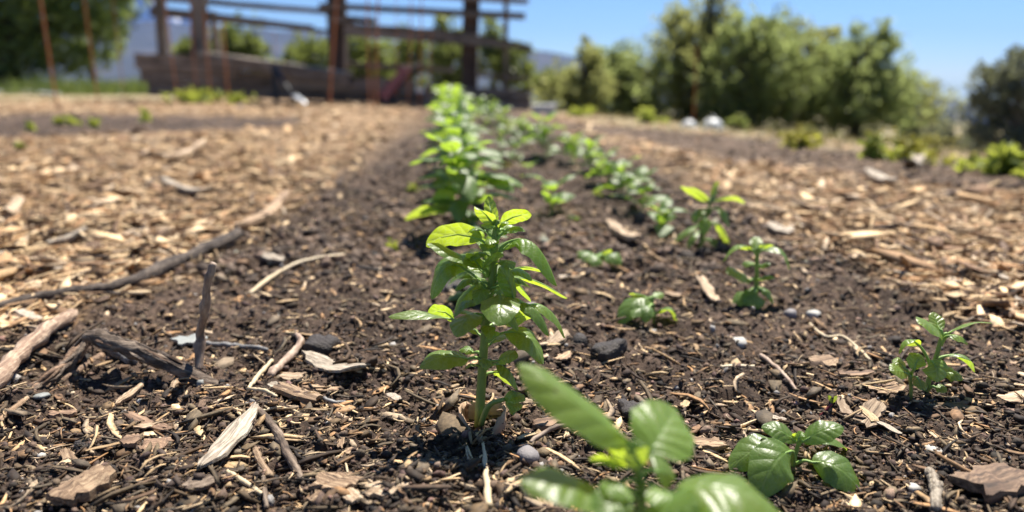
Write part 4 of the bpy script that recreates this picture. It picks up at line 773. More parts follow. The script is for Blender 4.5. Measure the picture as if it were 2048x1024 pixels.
# ------------------------------------------------------------------ branches, sticks, chips, stones that can be told apart
def place(o, A, B, lift=0., roll=0.):
    X = (B - A).normalized(); Zv = Vector((0, 0, 1)); Yv = Zv.cross(X).normalized(); Zv = X.cross(Yv)
    c = (A + B) / 2; m_ = Matrix(((X.x, Yv.x, Zv.x, c.x), (X.y, Yv.y, Zv.y, c.y), (X.z, Yv.z, Zv.z, c.z + lift), (0, 0, 0, 1)))
    o.matrix_basis = m_ @ Matrix.Rotation(roll, 4, 'X')
def chip_mesh(L, W, T, seed, curl=.06, taper=.3, nx=9, ny=4, bend=0., split=.18):
    """wood chip along X: split ends, uneven edges, real thickness"""
    r = np.random.default_rng(seed); ys = np.linspace(-1, 1, ny + 1); xs = np.linspace(-1, 1, nx + 1)
    e0, e1 = 1 - split * r.random(ny + 1) * 1.6, 1 - split * r.random(ny + 1) * 1.6; wl = 1 + .16 * r.normal(size=nx + 1); wr = 1 + .16 * r.normal(size=nx + 1); tz = r.normal(size=(nx + 1, ny + 1))
    V = []
    for sgn in (1, -1):
        for i, x in enumerate(xs):
            for j, y in enumerate(ys):
                xx = x * (e1[j] if x > 0 else e0[j]) * L / 2; tp = 1 - taper * abs(x) ** 3
                yy = y * tp * (wr[i] if y > 0 else wl[i]) * W / 2 + bend * L * x * x
                zz = sgn * T / 2 * (1 - .35 * abs(y) ** 3) * (1 - .4 * abs(x) ** 6) + curl * L * (x * x) - .25 * curl * W * y * y + T * .10 * tz[i, j]
                V.append((xx, yy, zz))
    n = (nx + 1) * (ny + 1); ii = np.arange(n).reshape(nx + 1, ny + 1); Fs = []
    for i in range(nx):
        for j in range(ny):
            Fs.append((ii[i, j], ii[i + 1, j], ii[i + 1, j + 1], ii[i, j + 1])); Fs.append((n + ii[i, j], n + ii[i, j + 1], n + ii[i + 1, j + 1], n + ii[i + 1, j]))
    rim = [ii[i, 0] for i in range(nx)] + [ii[nx, j] for j in range(ny)] + [ii[i, ny] for i in range(nx, 0, -1)] + [ii[0, j] for j in range(ny, 0, -1)]
    m = len(rim); b0 = len(V); V += [V[a] for a in rim] + [V[n + a] for a in rim]
    for q in range(m): w_ = (q + 1) % m; Fs.append((b0 + q, b0 + m + q, b0 + m + w_, b0 + w_))
    return mesh_np('wood_chip', V, [tuple(int(q) for q in f) for f in Fs], True)
def chip(A, B, wpx, label, mat, tpx=None, curl=.04, lift=3, roll=0., name='wood_chip', cat='wood chip', group='large loose wood chips', taper=.3, bend=0., hA=0, hB=0, seed=None, split=.18):
    a, b = gnd(*A), gnd(*B); s = pxm((a + b) / 2); a.z += hA * s; b.z += hB * s
    ang = abs((b - a).normalized().x)      # a wide piece is foreshortened: width across the view grows
    W_ = wpx * s * (1.0 if ang < .5 else 1.7); me = chip_mesh((b - a).length, W_, (tpx or max(5, wpx * .22)) * s, seed or abs(int(A[0] * 3 + A[1])), curl, taper, bend=bend, split=split)
    o = link(name, me, M[mat]); place(o, a, b, lift * s + .0045, roll + random.uniform(-.12, .12)); return tag(o, label, cat, group)
def stick(pts, rpx, label, mat, name='stick', cat='stick', group='loose sticks and straws', sides=9, jit=.10, n=22, parts=None, knots=0):
    """pts: pixel u, v and height above the ground in pixels"""
    P = []
    for (u, v, *h_) in pts:
        g_ = gnd(u, v); s = pxm(g_); g_.z += ((h_[0] if h_ else 0)) * s + .0042; P.append(g_)
    o0 = P[0].copy(); s = pxm(P[len(P) // 2]); Pm = smoothpts([p - o0 for p in P], n); rad = np.interp(np.linspace(0, 1, n), np.linspace(0, 1, len(rpx)), rpx) * s
    rad = rad * (1 + .10 * np.sin(np.linspace(0, 19, n) + pts[0][0]))
    if knots: 
        for q in range(knots): rad[(q * 7 + 4) % n] *= 1.25
    Pm = Pm + np.random.default_rng(abs(int(pts[0][0]))).normal(size=Pm.shape) * rad[:, None] * .12
    X = Vector(Pm[-1] - Pm[0]).normalized(); Yv = Vector((0, 0, 1)).cross(X).normalized(); Zv = X.cross(Yv); Rm = np.array([X, Yv, Zv])
    mb = MB().tube(Pm @ Rm.T, rad, sides, jit); o = mb.build(name, M[mat], None, True)
    c = o0 + Vector((0, 0, float(rad.mean()) * .6)); o.matrix_basis = Matrix(((X.x, Yv.x, Zv.x, c.x), (X.y, Yv.y, Zv.y, c.y), (X.z, Yv.z, Zv.z, c.z), (0, 0, 0, 1))); tag(o, label, cat, group); return o
def flip(p, l): return (p[0], p[1], l)
# gnarled branch and the fibrous root at the left
br = empty('gnarled_branch', gnd(330, 745), 'gnarled dark branch with frayed bark propped on the soil at left', 'branch'); b0 = br.location
P = [(172, 742, 70), (200, 738, 62), (240, 742, 52), (300, 752, 40), (360, 762, 24), (430, 776, 6), (484, 790, 0)]
Q = []
for u, v, h_ in P:
    q = at(u, v - h_, .392 - .030 * (u - 172) / 312); Q.append(q - b0)
Pm = smoothpts(Q, 30); sB = pxm(at(300, 740, .405)); rad = np.interp(np.linspace(0, 1, 30), np.linspace(0, 1, 7), [9, 17, 15, 15, 13, 9, 3]) * sB
mb = MB().tube(Pm, rad * (1 + .12 * np.sin(np.arange(30) * 1.7)), 14, .16); mb.build('wood', M['bark'], br, True)
for i in range(26):     # frayed bark strips
    f = random.random() * .8; j = int(f * 29); q = Pm[j]; a = random.uniform(0, 6.28); rr_ = rad[j] * 1.05; off = np.array([0, math.cos(a), math.sin(a)]) * rr_
    j2 = min(29, j + random.randint(3, 7)); off2 = np.array([0, math.cos(a + .3), math.sin(a + .3)]) * rad[j2] * random.uniform(1.0, 1.35)
    MB().tube(smoothpts([q + off, (q + off + Pm[j2] + off2) / 2 * 1.0 + off * .08, Pm[j2] + off2], 5), np.array([1.0, 2.6, 2.8, 2.2, .8]) * sB, 4, .3).build('bark_strip', M[random.choice(['bark', 'bark', 'brown_wood'])], br)
rt = empty('fibrous_root', gnd(90, 780), 'frayed fibrous root hanging down from the gnarled branch to the left edge', 'root'); b0 = rt.location
for i in range(15):
    j = lambda m: random.uniform(-m, m)
    pts = [at(182 + j(10), 672 + j(8), .400 + j(.004)), at(150 + j(14), 712 + j(10), .392 + j(.006)), at(112 + j(14), 752 + j(8), .38 + j(.006)), at(70 + j(12), 778 + j(7), .366), at(20 + j(16), 800 + j(8), .352)]
    MB().tube(smoothpts([q - b0 for q in pts], 16), np.interp(np.linspace(0, 1, 16), [0, .5, 1], [3.0, 4.2, 2.0]) * sB * random.uniform(.6, 1.5), 6, .3).build('fibre', M['bark' if i % 3 else 'brown_wood'], rt, True)
MB().tube(smoothpts([at(-40, 815, .352) - b0, at(40, 795, .362) - b0, at(120, 762, .378) - b0, at(205, 712, .405) - b0], 20), np.linspace(10, 9, 20) * sB, 10, .14).build('core', M['brown_wood'], rt, True)
stick([(-60, 850, 10), (0, 795, 14), (60, 730, 16), (110, 685, 14), (150, 655, 8)], [18, 17, 16, 15, 11], 'thick pale peeling stick behind the fibrous root', 'peeling', jit=.14, sides=12)
sA = stick([(400, 762, 0), (408, 752, 60), (425, 760, 130), (436, 764, 190), (450, 764, 224)], [9, 9, 8, 7.5, 7], 'upright brown twig stuck in the soil at left', 'twig', name='twig', cat='twig', sides=10, jit=.05, knots=2)
stick([(-80, 668), (0, 636, 6), (110, 612, 4), (235, 596, 6), (330, 562, 10), (420, 522, 12), (478, 492, 12)], [7, 8, 10, 13, 16, 16, 13], 'long blackened branch along the edge of the left mulch', 'bark_dark', name='fallen_branch', cat='branch', n=34)
chip((470, 494), (582, 408), 24, 'pale splintered wood shard at the end of the blackened branch', 'tan_wood', tpx=14, lift=10)
stick([(508, 834, 3), (548, 880, 5), (575, 930, 5), (606, 985, 2)], [8, 9, 9, 7], 'straight dark twig lying beside the large weathered chip', 'bark', name='twig', cat='twig', jit=.07)
stick([(212, 716, 8), (240, 730, 6), (270, 746, 3)], [10, 10, 9], 'short bluish grey wood peg under the gnarled branch', 'twig_grey', name='twig', cat='twig', sides=10)
stick([(388, 706, 3), (460, 710, 4), (536, 718, 3)], [5, 5, 4], 'thin bluish grey stick behind the upright twig', 'twig_grey', name='twig', cat='twig')
stick([(512, 922, 2), (524, 950, 4), (541, 978, 2)], [7, 7, 8], 'short pale twig stub below the straight dark twig', 'tan_wood', name='twig', cat='twig')
stick([(522, 958, 2), (530, 990, 3), (536, 1040, 2)], [4.5, 5, 5], 'dark thin stick touching the short pale stub', 'bark', name='twig', cat='twig')
stick([(457, 966, 3), (490, 988, 4), (526, 1012, 2)], [4.5, 5.5, 4.5], 'pale straw piece near the bottom below the weathered chip', 'straw', name='straw', cat='straw')
stick([(498, 798, 2), (520, 772, 6), (545, 742, 5)], [3.5, 5, 4], 'pale straw leaning up beside the bent brown twig', 'straw', name='straw', cat='straw')
stick([(500, 796, 2), (530, 802, 4), (556, 812, 2)], [3, 3.5, 3], 'short straw crossing towards the brown chips', 'straw', name='straw', cat='straw')
stick([(540, 772, 2), (575, 742, 5), (602, 708, 5), (594, 690, 4)], [7, 8, 7, 5], 'bent flat brown twig behind the brown chips', 'twig', name='twig', cat='twig')
stick([(526, 845, 6), (560, 838, 6), (600, 845, 3)], [3, 3, 2], 'thin pale straw beside the tip of the weathered chip', 'straw', name='straw', cat='straw')
stick([(646, 814, 2), (668, 824, 3), (700, 824, 2)], [3.5, 4, 3], 'thin grey stick right of the brown chips', 'twig_grey', name='twig', cat='twig')
stick([(670, 938, 3), (688, 940, 6), (697, 968, 2)], [2.5, 2.5, 2], 'curled pale fibre left of the collar shadow', 'straw', name='straw', cat='straw')
stick([(500, 602, 2), (560, 560, 4), (620, 534, 4), (690, 522, 2)], [4, 4, 3.5, 3], 'long curved pale grass stem left of the tall basil', 'straw', name='straw', cat='straw')
stick([(960, 882, 3), (968, 925, 6), (972, 970, 6), (978, 1040, 3)], [2.5, 3.5, 6, 8], 'pale root-like strip running from the paper collar to the bottom edge', 'straw', name='straw', cat='straw')
stick([(935, 885, 3), (934, 910, 3), (945, 940, 2), (955, 962, 1)], [2, 2.2, 2, 1.5], 'thin dry fibre left of the pale strip below the collar', 'straw', name='straw', cat='straw')
stick([(1618, 664, 3), (1648, 690, 3), (1686, 692, 4), (1738, 738, 2)], [3, 3, 3, 2.5], 'zigzag bent straw in the soil at right', 'straw', name='straw', cat='straw')
stick([(1440, 752, 2), (1470, 752, 3), (1508, 752, 2)], [4, 4, 4], 'short bright straw lying level right of the blurred plant', 'straw', name='straw', cat='straw')
stick([(1520, 728, 2), (1560, 762, 3), (1592, 800, 1)], [4.5, 4.5, 3], 'thin brown twig slanting in the soil left of the red-stemmed sprout', 'twig', name='twig', cat='twig')
stick([(1060, 906, 2), (1110, 880, 6), (1190, 866, 6)], [4, 5, 4], 'thin curved twig by the dark wood piece right of the collar', 'twig', name='twig', cat='twig')
stick([(1858, 968, 2), (1866, 1000, 4), (1868, 1045, 2)], [10, 11, 11], 'shredded pale stick standing out at the lower right edge', 'grey_wood', name='twig', cat='twig', jit=.25)
stick([(0, 866, 4), (30, 842, 5), (58, 818, 3)], [6, 6, 5], 'brown straight splinter at the left edge under the root', 'tan_wood', name='twig', cat='twig')
stick([(330, 975, 3), (240, 1010, 3), (200, 1030, 2)], [4, 4, 3], 'thin tan splinter beside the big bottom-left chip', 'tan_wood', name='twig', cat='twig')
stick([(800, 452, 3), (850, 446, 4), (905, 440, 3)], [7, 7, 5], 'pale pink-brown stick left of the second basil', 'tan_wood', name='twig', cat='twig')
stick([(960, 560, 2), (880, 600, 3), (868, 612, 2)], [4, 4, 4], 'white stem piece hidden behind the tall basil', 'straw', name='straw', cat='straw')

CH = [ # A, B, width, label, mat, extra
 ((608, 742), (738, 772), 36, 'large pale curved chip like a shell, right of the brown chips', 'grey_wood', dict(curl=.10, lift=10, tpx=8, taper=.7)),
 ((402, 978), (520, 838), 46, 'large weathered greyish chip lying slanted at bottom left', 'grey_wood', dict(tpx=12, lift=8, taper=.75, split=.1)),
 ((552, 792), (642, 822), 24, 'orange-brown thick chip below the pale shell-like chip', 'tan_wood', dict(tpx=14)),
 ((600, 792), (684, 800), 16, 'flat tan chip behind the orange-brown thick chip', 'tan_wood', {}),
 ((560, 770), (612, 772), 18, 'pinkish pale chip beside the bent brown twig', 'pale_wood', {}),
 ((538, 786), (566, 792), 14, 'small grey flake by the bent brown twig', 'grey_wood', {}),
 ((228, 832), (292, 786), 14, 'yellow wood splinter below the gnarled branch', 'pale_wood', dict(tpx=9)),
 ((96, 850), (162, 846), 16, 'purplish brown chip with yellow end at left', 'brown_wood', dict(tpx=12)),
 ((100, 1045), (232, 972), 64, 'big grained wood chunk at the bottom left edge', 'tan_wood', dict(tpx=34, lift=12, taper=.1)),
 ((244, 905), (288, 900), 24, 'rounded brown bark chip left of the weathered chip', 'brown_wood', dict(tpx=14, taper=.6)),
 ((286, 912), (340, 918), 30, 'dark rough bark chunk beside the rounded bark chip', 'brown_wood', dict(tpx=22)),
 ((254, 850), (340, 885), 12, 'narrow brown split stick left of the weathered chip', 'brown_wood', dict(tpx=8)),
 ((255, 880), (345, 862), 10, 'frayed pale straw-like shred crossing the narrow split stick', 'pale_wood', dict(tpx=5, split=.5)),
 ((134, 922), (150, 958), 14, 'small tan flake standing near the left bottom', 'tan_wood', {}),
 ((366, 1000), (440, 980), 22, 'black charred flake under the tip of the weathered chip', 'bark', dict(tpx=12)),
 ((345, 800), (358, 775), 12, 'small pale splinter stub below the gnarled branch', 'pale_wood', dict(tpx=10)),
 ((655, 858), (672, 880), 12, 'round-ended brown twig piece below the grey stick', 'tan_wood', dict(tpx=12)),
 ((672, 848), (704, 866), 9, 'thin pale sliver beside the round-ended twig piece', 'pale_wood', {}),
 ((640, 976), (720, 1000), 44, 'broad brown bark slab at the bottom, left of centre', 'tan_wood', dict(tpx=12)),
 ((725, 1006), (835, 1000), 26, 'long yellow-brown chip at the bottom edge left of the collar', 'pale_wood', dict(tpx=16)),
 ((690, 1000), (718, 1030), 18, 'tan chip end poking up at the bottom edge', 'pale_wood', dict(tpx=12)),
 ((620, 1030), (660, 1004), 18, 'tan split chip at the bottom edge under the straight dark twig', 'tan_wood', dict(tpx=12)),
 ((680, 925), (688, 880), 12, 'upright tan sliver in the middle of the left soil', 'tan_wood', {}),
 ((690, 930), (712, 918), 14, 'small tan flake right of the upright sliver', 'tan_wood', {}),
 ((1018, 822), (1072, 828), 14, 'short yellow wood chip right beside the paper collar', 'pale_wood', dict(tpx=12)),
 ((1098, 712), (1130, 680), 30, 'pale pinkish chip right of the tall basil', 'pale_wood', dict(tpx=10)),
 ((1112, 740), (1140, 724), 14, 'small tan chip below the pale pinkish chip', 'tan_wood', {}),
 ((1062, 872), (1130, 862), 26, 'dark wet wood piece right of the collar', 'brown_wood', dict(tpx=16)),
 ((1352, 902), (1452, 912), 22, 'grained tan wood strip between blurred plant and glossy seedling', 'tan_wood', dict(tpx=16, taper=.1)),
 ((1100, 1045), (1066, 985), 34, 'curled brown bark wedge at the bottom left of the blurred plant', 'tan_wood', dict(tpx=8, taper=.8)),
 ((1672, 815), (1706, 872), 18, 'left arm of the V of pale chips at right', 'pale_wood', dict(tpx=10)),
 ((1755, 822), (1716, 876), 24, 'right arm of the V of pale chips at right', 'pale_wood', dict(tpx=8)),
 ((1214, 465), (1280, 505), 22, 'big pale chip beside the tiny low basil', 'pale_wood', dict(tpx=14, lift=8)),
 ((1398, 570), (1440, 632), 18, 'long pale chip left of the second right-row basil', 'pale_wood', dict(tpx=8)),
 ((1330, 600), (1365, 606), 12, 'flat tan chip above the small lone basil', 'tan_wood', {}),
 ((1925, 1012), (2048, 985), 54, 'dark wood chunk with pale top edge in the lower right corner', 'brown_wood', dict(tpx=34, lift=10, taper=.1)),
 ((1995, 825), (2080, 800), 22, 'pale chip at the right edge beside the bright seedling', 'pale_wood', {}),
 ((1740, 805), (1800, 790), 18, 'brown chip in front of the bright right seedling', 'tan_wood', {}),
 ((1670, 768), (1750, 764), 10, 'thin brown strip behind the V of chips', 'brown_wood', {}),
 ((1620, 745), (1670, 735), 26, 'crumpled tan leaf-like chip left of the thin strip', 'tan_wood', dict(tpx=6)),
 ((1990, 740), (2090, 752), 10, 'thin twig-like chip at the right edge', 'tan_wood', {}),
 ((1530, 462), (1585, 482), 20, 'pale grey chip behind the right-row basil', 'grey_wood', dict(tpx=10, lift=6)),
 ((1735, 360), (1790, 385), 22, 'bright pale chip far off on the right soil strip', 'grey_wood', dict(tpx=12, lift=8)),
 ((300, 345), (415, 305), 16, 'long pale wood strip far off on the left mulch', 'pale_wood', dict(tpx=10, lift=10)),
 ((320, 380), (440, 410), 14, 'long greyish strip in the middle of the left mulch', 'grey_wood', dict(tpx=8, lift=10)),
 ((95, 510), (180, 475), 16, 'greyish stick-like chip in the left mulch', 'grey_wood', dict(tpx=12, lift=8)),
 ((8, 460), (44, 420), 26, 'bright torn chip at the left edge of the mulch', 'pale_wood', dict(tpx=8, lift=12)),
 ((180, 500), (290, 480), 14, 'curved tan strip left of the blackened branch', 'pale_wood', dict(tpx=7, lift=8, bend=.1)),
 ((525, 524), (570, 538), 14, 'bright pale chip right of the blackened branch', 'grey_wood', dict(tpx=9, lift=5)),
 ((1810, 345), (1840, 330), 14, 'pale chip beside the weeds on the right soil strip', 'grey_wood', dict(tpx=8, lift=5)),
]
for (A, B, w_, lab, mt_, kw) in CH: chip(A, B, w_, lab, mt_, **kw)

def stone(u, v, ru, rv, label, mat, name='pebble', cat='stone', group='stones on the soil', seed=None, rough=.24):
    p = gnd(u, v); s = pxm(p); r = np.random.default_rng(seed or int(u)); D, DF = (I3V, I3F) if rough > .25 else (I2V, I2F); o3 = r.random(3) * 9
    n_ = vnoise(D[:, 0] * 1.5 + o3[0], D[:, 1] * 1.5 + D[:, 2] * 1.1 + o3[1]) + .5 * vnoise(D[:, 0] * 3.5 + o3[2], D[:, 2] * 3.5 + D[:, 1])
    n_ = n_ + (.7 * np.abs(vnoise(D[:, 0] * 8 + o3[1], D[:, 2] * 8 + D[:, 1] * 6)) + .3 * vnoise(D[:, 0] * 17, D[:, 2] * 17 + D[:, 1] * 9) if rough > .25 else 0)
    V = D * (1 + rough * 2 * n_)[:, None]; V = np.clip(V, -.8, .8 + .1 * vnoise(D[:, 0:1] * 2, D[:, 1:2] * 2)) * (ru * s, ru * s * .85, rv * s)
    me = mesh_np(name, V, DF, rough < .25); o = link(name, me, M[mat]); o.location = p + Vector((0, 0, rv * s * .28 + .003)); o.rotation_euler = (r.uniform(-.2, .2), r.uniform(-.2, .2), r.uniform(0, 6)); return tag(o, label, cat, group)
stone(1055, 930, 28, 18, 'speckled grey stone in front of the paper collar', 'stone_grey', rough=.12)
stone(1478, 698, 19, 10, 'white pebble on bare soil above the blurred plant', 'stone_white')
stone(1868, 920, 22, 11, 'flat pale grey stone right of the glossy seedling', 'stone_white')
stone(1663, 1003, 7, 6, 'tiny round white pebble below the glossy seedling', 'stone_white')
stone(1822, 992, 18, 9, 'bluish white flat stone at the lower right', 'stone_white')
chip((346, 702), (414, 690), 24, 'greenish grey slate flake behind the upright twig', 'slate', tpx=8, name='slate_flake', cat='stone', group='stones on the soil', lift=2, taper=.2)
stone(84, 805, 20, 7, 'blue-grey flat stone under the fibrous root', 'slate')
stone(124, 876, 9, 8, 'small bluish grey pebble at the left', 'slate')
stone(285, 818, 13, 9, 'pale speckled pebble below the gnarled branch', 'stone_white')
stone(86, 928, 10, 9, 'whitish round pebble near the left edge', 'stone_white')
stone(168, 914, 20, 18, 'black lump of charcoal on the left soil', 'charcoal', 'charcoal_lump', 'charcoal', rough=.42)
stone(403, 782, 11, 12, 'dark blue-grey pebble at the foot of the upright twig', 'slate')
stone(645, 712, 36, 24, 'black rough clod behind the pale shell-like chip', 'charcoal', 'soil_clod', 'clod', 'dark clods', rough=.42)
stone(1158, 705, 20, 26, 'black charcoal block right of the pale pinkish chip', 'charcoal', 'charcoal_lump', 'charcoal', rough=.2)
stone(1215, 722, 40, 24, 'large black clod between the tall basil and the lone seedling', 'charcoal', 'soil_clod', 'clod', 'dark clods', rough=.42)
stone(1260, 845, 34, 26, 'rough black clod behind the blurred plant', 'charcoal', 'soil_clod', 'clod', 'dark clods', rough=.42)
stone(910, 598, 34, 22, 'dark clod in the shade behind the tall basil', 'charcoal', 'soil_clod', 'clod', 'dark clods', rough=.42)
stone(1060, 630, 20, 14, 'grey stone half hidden behind the tall basil leaves', 'stone_grey')
stone(1625, 640, 18, 10, 'whitish flat stone among the soil right of the second right-row basil', 'stone_white')
stone(1580, 640, 16, 12, 'pinkish grey stone beside the whitish flat stone', 'stone_grey')
stone(480, 217, 5, 4, 'tiny shining pebble far off before the low wall', 'stone_white')
# dry grass seed head
p = gnd(1935, 975); s = pxm(p); sh_ = empty('seed_head', p, 'dry pale grass seed head at the lower right', 'seed head')
for i in range(14):
    f = i / 13; sd2 = -1 if i % 2 else 1; q = Vector(((-38 + 70 * f) * s, 3 * s * sd2, (9 + 5 * math.sin(f * 3)) * s)); V = I1V * (10 * s, 4.2 * s, 3.6 * s); ca, sa = math.cos(.5 * sd2), math.sin(.5 * sd2)
    V = np.stack([V[:, 0] * ca - V[:, 1] * sa, V[:, 0] * sa + V[:, 1] * ca, V[:, 2]], 1) + np.array(q); link('spikelet', mesh_np('spikelet', V, I1F, True), M['straw'], sh_)
MB().tube([(-44 * s, 0, 6 * s), (0, 0, 10 * s), (40 * s, 0, 9 * s)], 1.8 * s, 5).build('stalk', M['straw'], sh_, True)

# ------------------------------------------------------------------ loose chips of the mulch paths: the largest ones as single things
M['pale_unit'] = wood('pale_chip', (.17, .10, .055), (.44, .31, .165), (.64, .49, .29), .6, 9, .7); M['tan_unit'] = wood('tan_chip', (.11, .06, .03), (.34, .215, .105), (.53, .37, .195), .6, 9, .7)
M['brown_unit'] = wood('brown_chip', (.05, .03, .018), (.18, .105, .06), (.34, .215, .13), .6, 9, .7); M['grey_unit'] = wood('grey_chip', (.15, .115, .085), (.40, .325, .245), (.60, .51, .40), .6, 9, .7)
PROTO_C = {m_: [chip_mesh(1, 1, 1, 500 + i, random.uniform(-.02, .05), random.uniform(.1, .8), 5, 2) for i in range(7)] for m_ in ('pale_unit', 'tan_unit', 'brown_unit', 'grey_unit')}
for m_, l_ in PROTO_C.items():
    for me in l_: me.materials.append(M[m_])
def scatter_chip(u, v, r, label, group, Lmm):
    p = gnd(u, v); L = Lmm * r.uniform(.7, 1.35) * (1 + .45 * max(0, p.y - .6)); W_ = L * r.uniform(.12, .36); Tk = W_ * r.uniform(.10, .22)
    o = link('wood_chip', r.choice(PROTO_C[r.choice(('pale_unit', 'pale_unit', 'tan_unit', 'tan_unit', 'grey_unit', 'brown_unit'))]), None)
    o.location = p + Vector((0, 0, Tk * .5 + .006)); o.rotation_euler = (r.uniform(-.3, .3), r.uniform(-.16, .16), r.uniform(0, 6.28)); o.scale = (L, W_, Tk)
    SC.append((o, u, v, L, label, group)); return o
SC = []; COLW = {'pale': 'pale', 'tan': 'tan', 'brown': 'dark brown', 'grey': 'greyish'}
LM = [('the blackened branch', 330, 562), ('the pale splintered shard', 525, 450), ('the long greyish strip', 380, 395), ('the far long pale strip', 357, 325), ('the greyish stick-like chip', 137, 492), ('the bright torn chip', 26, 440), ('the curved tan strip', 235, 490), ('the thick peeling stick', 60, 730), ('the left bed', 300, 262), ('the thin grass tuft', 786, 500), ('the curved grass stem', 590, 555), ('the second basil', 935, 440),
      ('the upright twig', 425, 650), ('the shell-like chip', 672, 757), ('the paper collar', 965, 850), ('the lone small basil', 1300, 640), ('the tiny low basil', 1195, 520), ('the big pale chip', 1245, 485), ('the tall slim basil', 1415, 450), ('the long pale chip', 1420, 600), ('the pale grey chip', 1557, 472), ('the bright seedling', 1860, 740), ('the zigzag straw', 1670, 695), ('the V of chips', 1710, 845), ('the far bright chip', 1762, 372), ('the broad-leaved weed', 2010, 330), ('the glossy seedling', 1590, 900), ('the white pebble', 1478, 692), ('the whitish flat stone', 1625, 640), ('the weathered chip', 460, 905), ('the yellow-flowered weeds', 1825, 320), ('the low basil', 1325, 460)]
r = random.Random(77); cnt = {'l': 0, 'r': 0, 's': 0}
while cnt['l'] < 110 or cnt['r'] < 85 or cnt['s'] < 45:
    u, v = r.uniform(-10, 2058), 300 + 620 * r.random() ** 1.3; g_ = gnd(u, v); m_ = float(mulch_of(np.array([g_.x]), np.array([g_.y]))[0])
    if m_ > .6 and u < 900 and cnt['l'] < 110: cnt['l'] += 1; scatter_chip(u, v, r, 'left mulch', 'larger chips on the left mulch path', .024)
    elif m_ > .6 and u > 1200 and cnt['r'] < 85: cnt['r'] += 1; scatter_chip(u, v, r, 'right mulch', 'larger chips on the right mulch path', .022)
    elif m_ < .3 and cnt['s'] < 45 and v > 430: cnt['s'] += 1; scatter_chip(u, v, r, 'soil', 'stray chips on the soil bed', .012)
keyed = {}
for (o, u, v, L, where, group) in SC:           # each chip is named by its colour and its place next to something one can find
    nm, lu, lv = min(LM, key=lambda q: math.hypot(q[1] - u, (q[2] - v) * 2)); du, dv = u - lu, (v - lv) * 2
    rel = ('left of ' if du < 0 else 'right of ') if abs(du) > abs(dv) else ('beyond ' if dv < 0 else 'in front of ')
    keyed.setdefault((COLW[o.data.materials[0].name.split('_')[0]], where, rel + nm), []).append((math.hypot(du, dv), o, group))
for (cw, where, rel), l_ in keyed.items():
    for i, (_, o, group) in enumerate(sorted(l_, key=lambda q: q[0])):
        tag(o, (f"{cw} wood chip {rel}, on the {where}" if len(l_) == 1 else f"{ORD[i]} nearest {cw} wood chip {rel}, on {where}"), 'wood chip', group)

# ------------------------------------------------------------------ the countless rest: mulch, shreds, crumbs
M['stuff_wood'] = attr_mat('mulch_shreds', .8, 500, .5, .0006, .4); M['stuff_soil'] = attr_mat('soil_crumbs', .8, 900, .6, .0006, .45, .4)
WOODC = np.array([1.08, 1.0, .93]) * np.array([(.54, .40, .23), (.43, .295, .155), (.31, .195, .10), (.66, .52, .33), (.19, .115, .062), (.50, .40, .28), (.10, .062, .037), (.38, .225, .105), (.60, .46, .27)])
def samp(n, u0, u1, v0, v1, pw, r):
    """ground points spread evenly over a patch of the photograph (v0 far .. v1 near)"""
    u = r.uniform(u0, u1, n); v = v0 + (v1 - v0) * r.random(n) ** pw
    a = (u - 1024) / FPX; b = (v - 512) / FPX; dy = CP - b * SP; dz = -SP - b * CP
    t = CAM_H / np.maximum(-dz, .012)
    for _ in range(12):
        t = .5 * t + .5 * np.minimum((CAM_H - Hm(a * t, dy * t)) / np.maximum(-dz, .006), 30)
    return a * t, dy * t
def frames(n, r, tilt):
    yaw = r.uniform(0, 2 * np.pi, n); X = np.stack([np.cos(yaw), np.sin(yaw), tilt * r.normal(size=n)], 1); X /= np.linalg.norm(X, axis=1)[:, None]
    up = np.stack([tilt * r.normal(size=n), tilt * r.normal(size=n), np.ones(n)], 1); Y_ = np.cross(up, X); Y_ /= np.linalg.norm(Y_, axis=1)[:, None]; return X, Y_, np.cross(X, Y_)
def emit(name, label, tmplV, tmplF, x, y, z, S, r, tilt, cols, mat, jit=.25, bend=None, smooth=False):
    n = len(x); X, Y_, Z_ = frames(n, r, tilt); T_ = np.repeat(tmplV[None], n, 0) * (1 + jit * r.normal(size=(n, len(tmplV), 1)))
    if bend is not None: T_[:, :, 1] += bend[:, None] * (tmplV[None, :, 0] ** 2 - .3); 
    T_ = T_ * S[:, None, :]
    V = T_[:, :, :1] * X[:, None] + T_[:, :, 1:2] * Y_[:, None] + T_[:, :, 2:] * Z_[:, None] + np.stack([x, y, z], 1)[:, None]
    m = len(tmplV); F_ = (tmplF[None] + (np.arange(n) * m)[:, None, None]).reshape(-1, tmplF.shape[1])
    o = link(name, mesh_np(name, V.reshape(-1, 3), F_, smooth, {'col': np.repeat(cols, m, 0)}), mat); return tag(o, label, kind='stuff')
# templates
ang6 = np.linspace(0, 2 * np.pi, 7)[:6]; CV = np.vstack([np.stack([np.cos(ang6) * .5, np.sin(ang6) * .5, np.full(6, h_)], 1) for h_ in (.5, -.5)])
CV[[0, 6], 0] *= 1.15; CF = [(0, 1, 2), (0, 2, 3), (0, 3, 4), (0, 4, 5), (6, 8, 7), (6, 9, 8), (6, 10, 9), (6, 11, 10)]
for i in range(6): j = (i + 1) % 6; CF += [(i, i + 6, j + 6), (i, j + 6, j)]
CF = np.array(CF)
FV = []; 
for i, xx in enumerate((-.5, -.17, .17, .5)):
    w_ = .5 if i in (1, 2) else .3
    for a in (0, 2.09, 4.19): FV.append((xx, w_ * math.cos(a), w_ * math.sin(a)))
FV = np.array(FV); FF = []
for i in range(3):
    for k_ in range(3): q = (k_ + 1) % 3; FF += [(i * 3 + k_, i * 3 + q, i * 3 + 3 + q), (i * 3 + k_, i * 3 + 3 + q, i * 3 + 3 + k_)]
FF += [(2, 1, 0), (9, 10, 11)]; FF = np.array(FF)
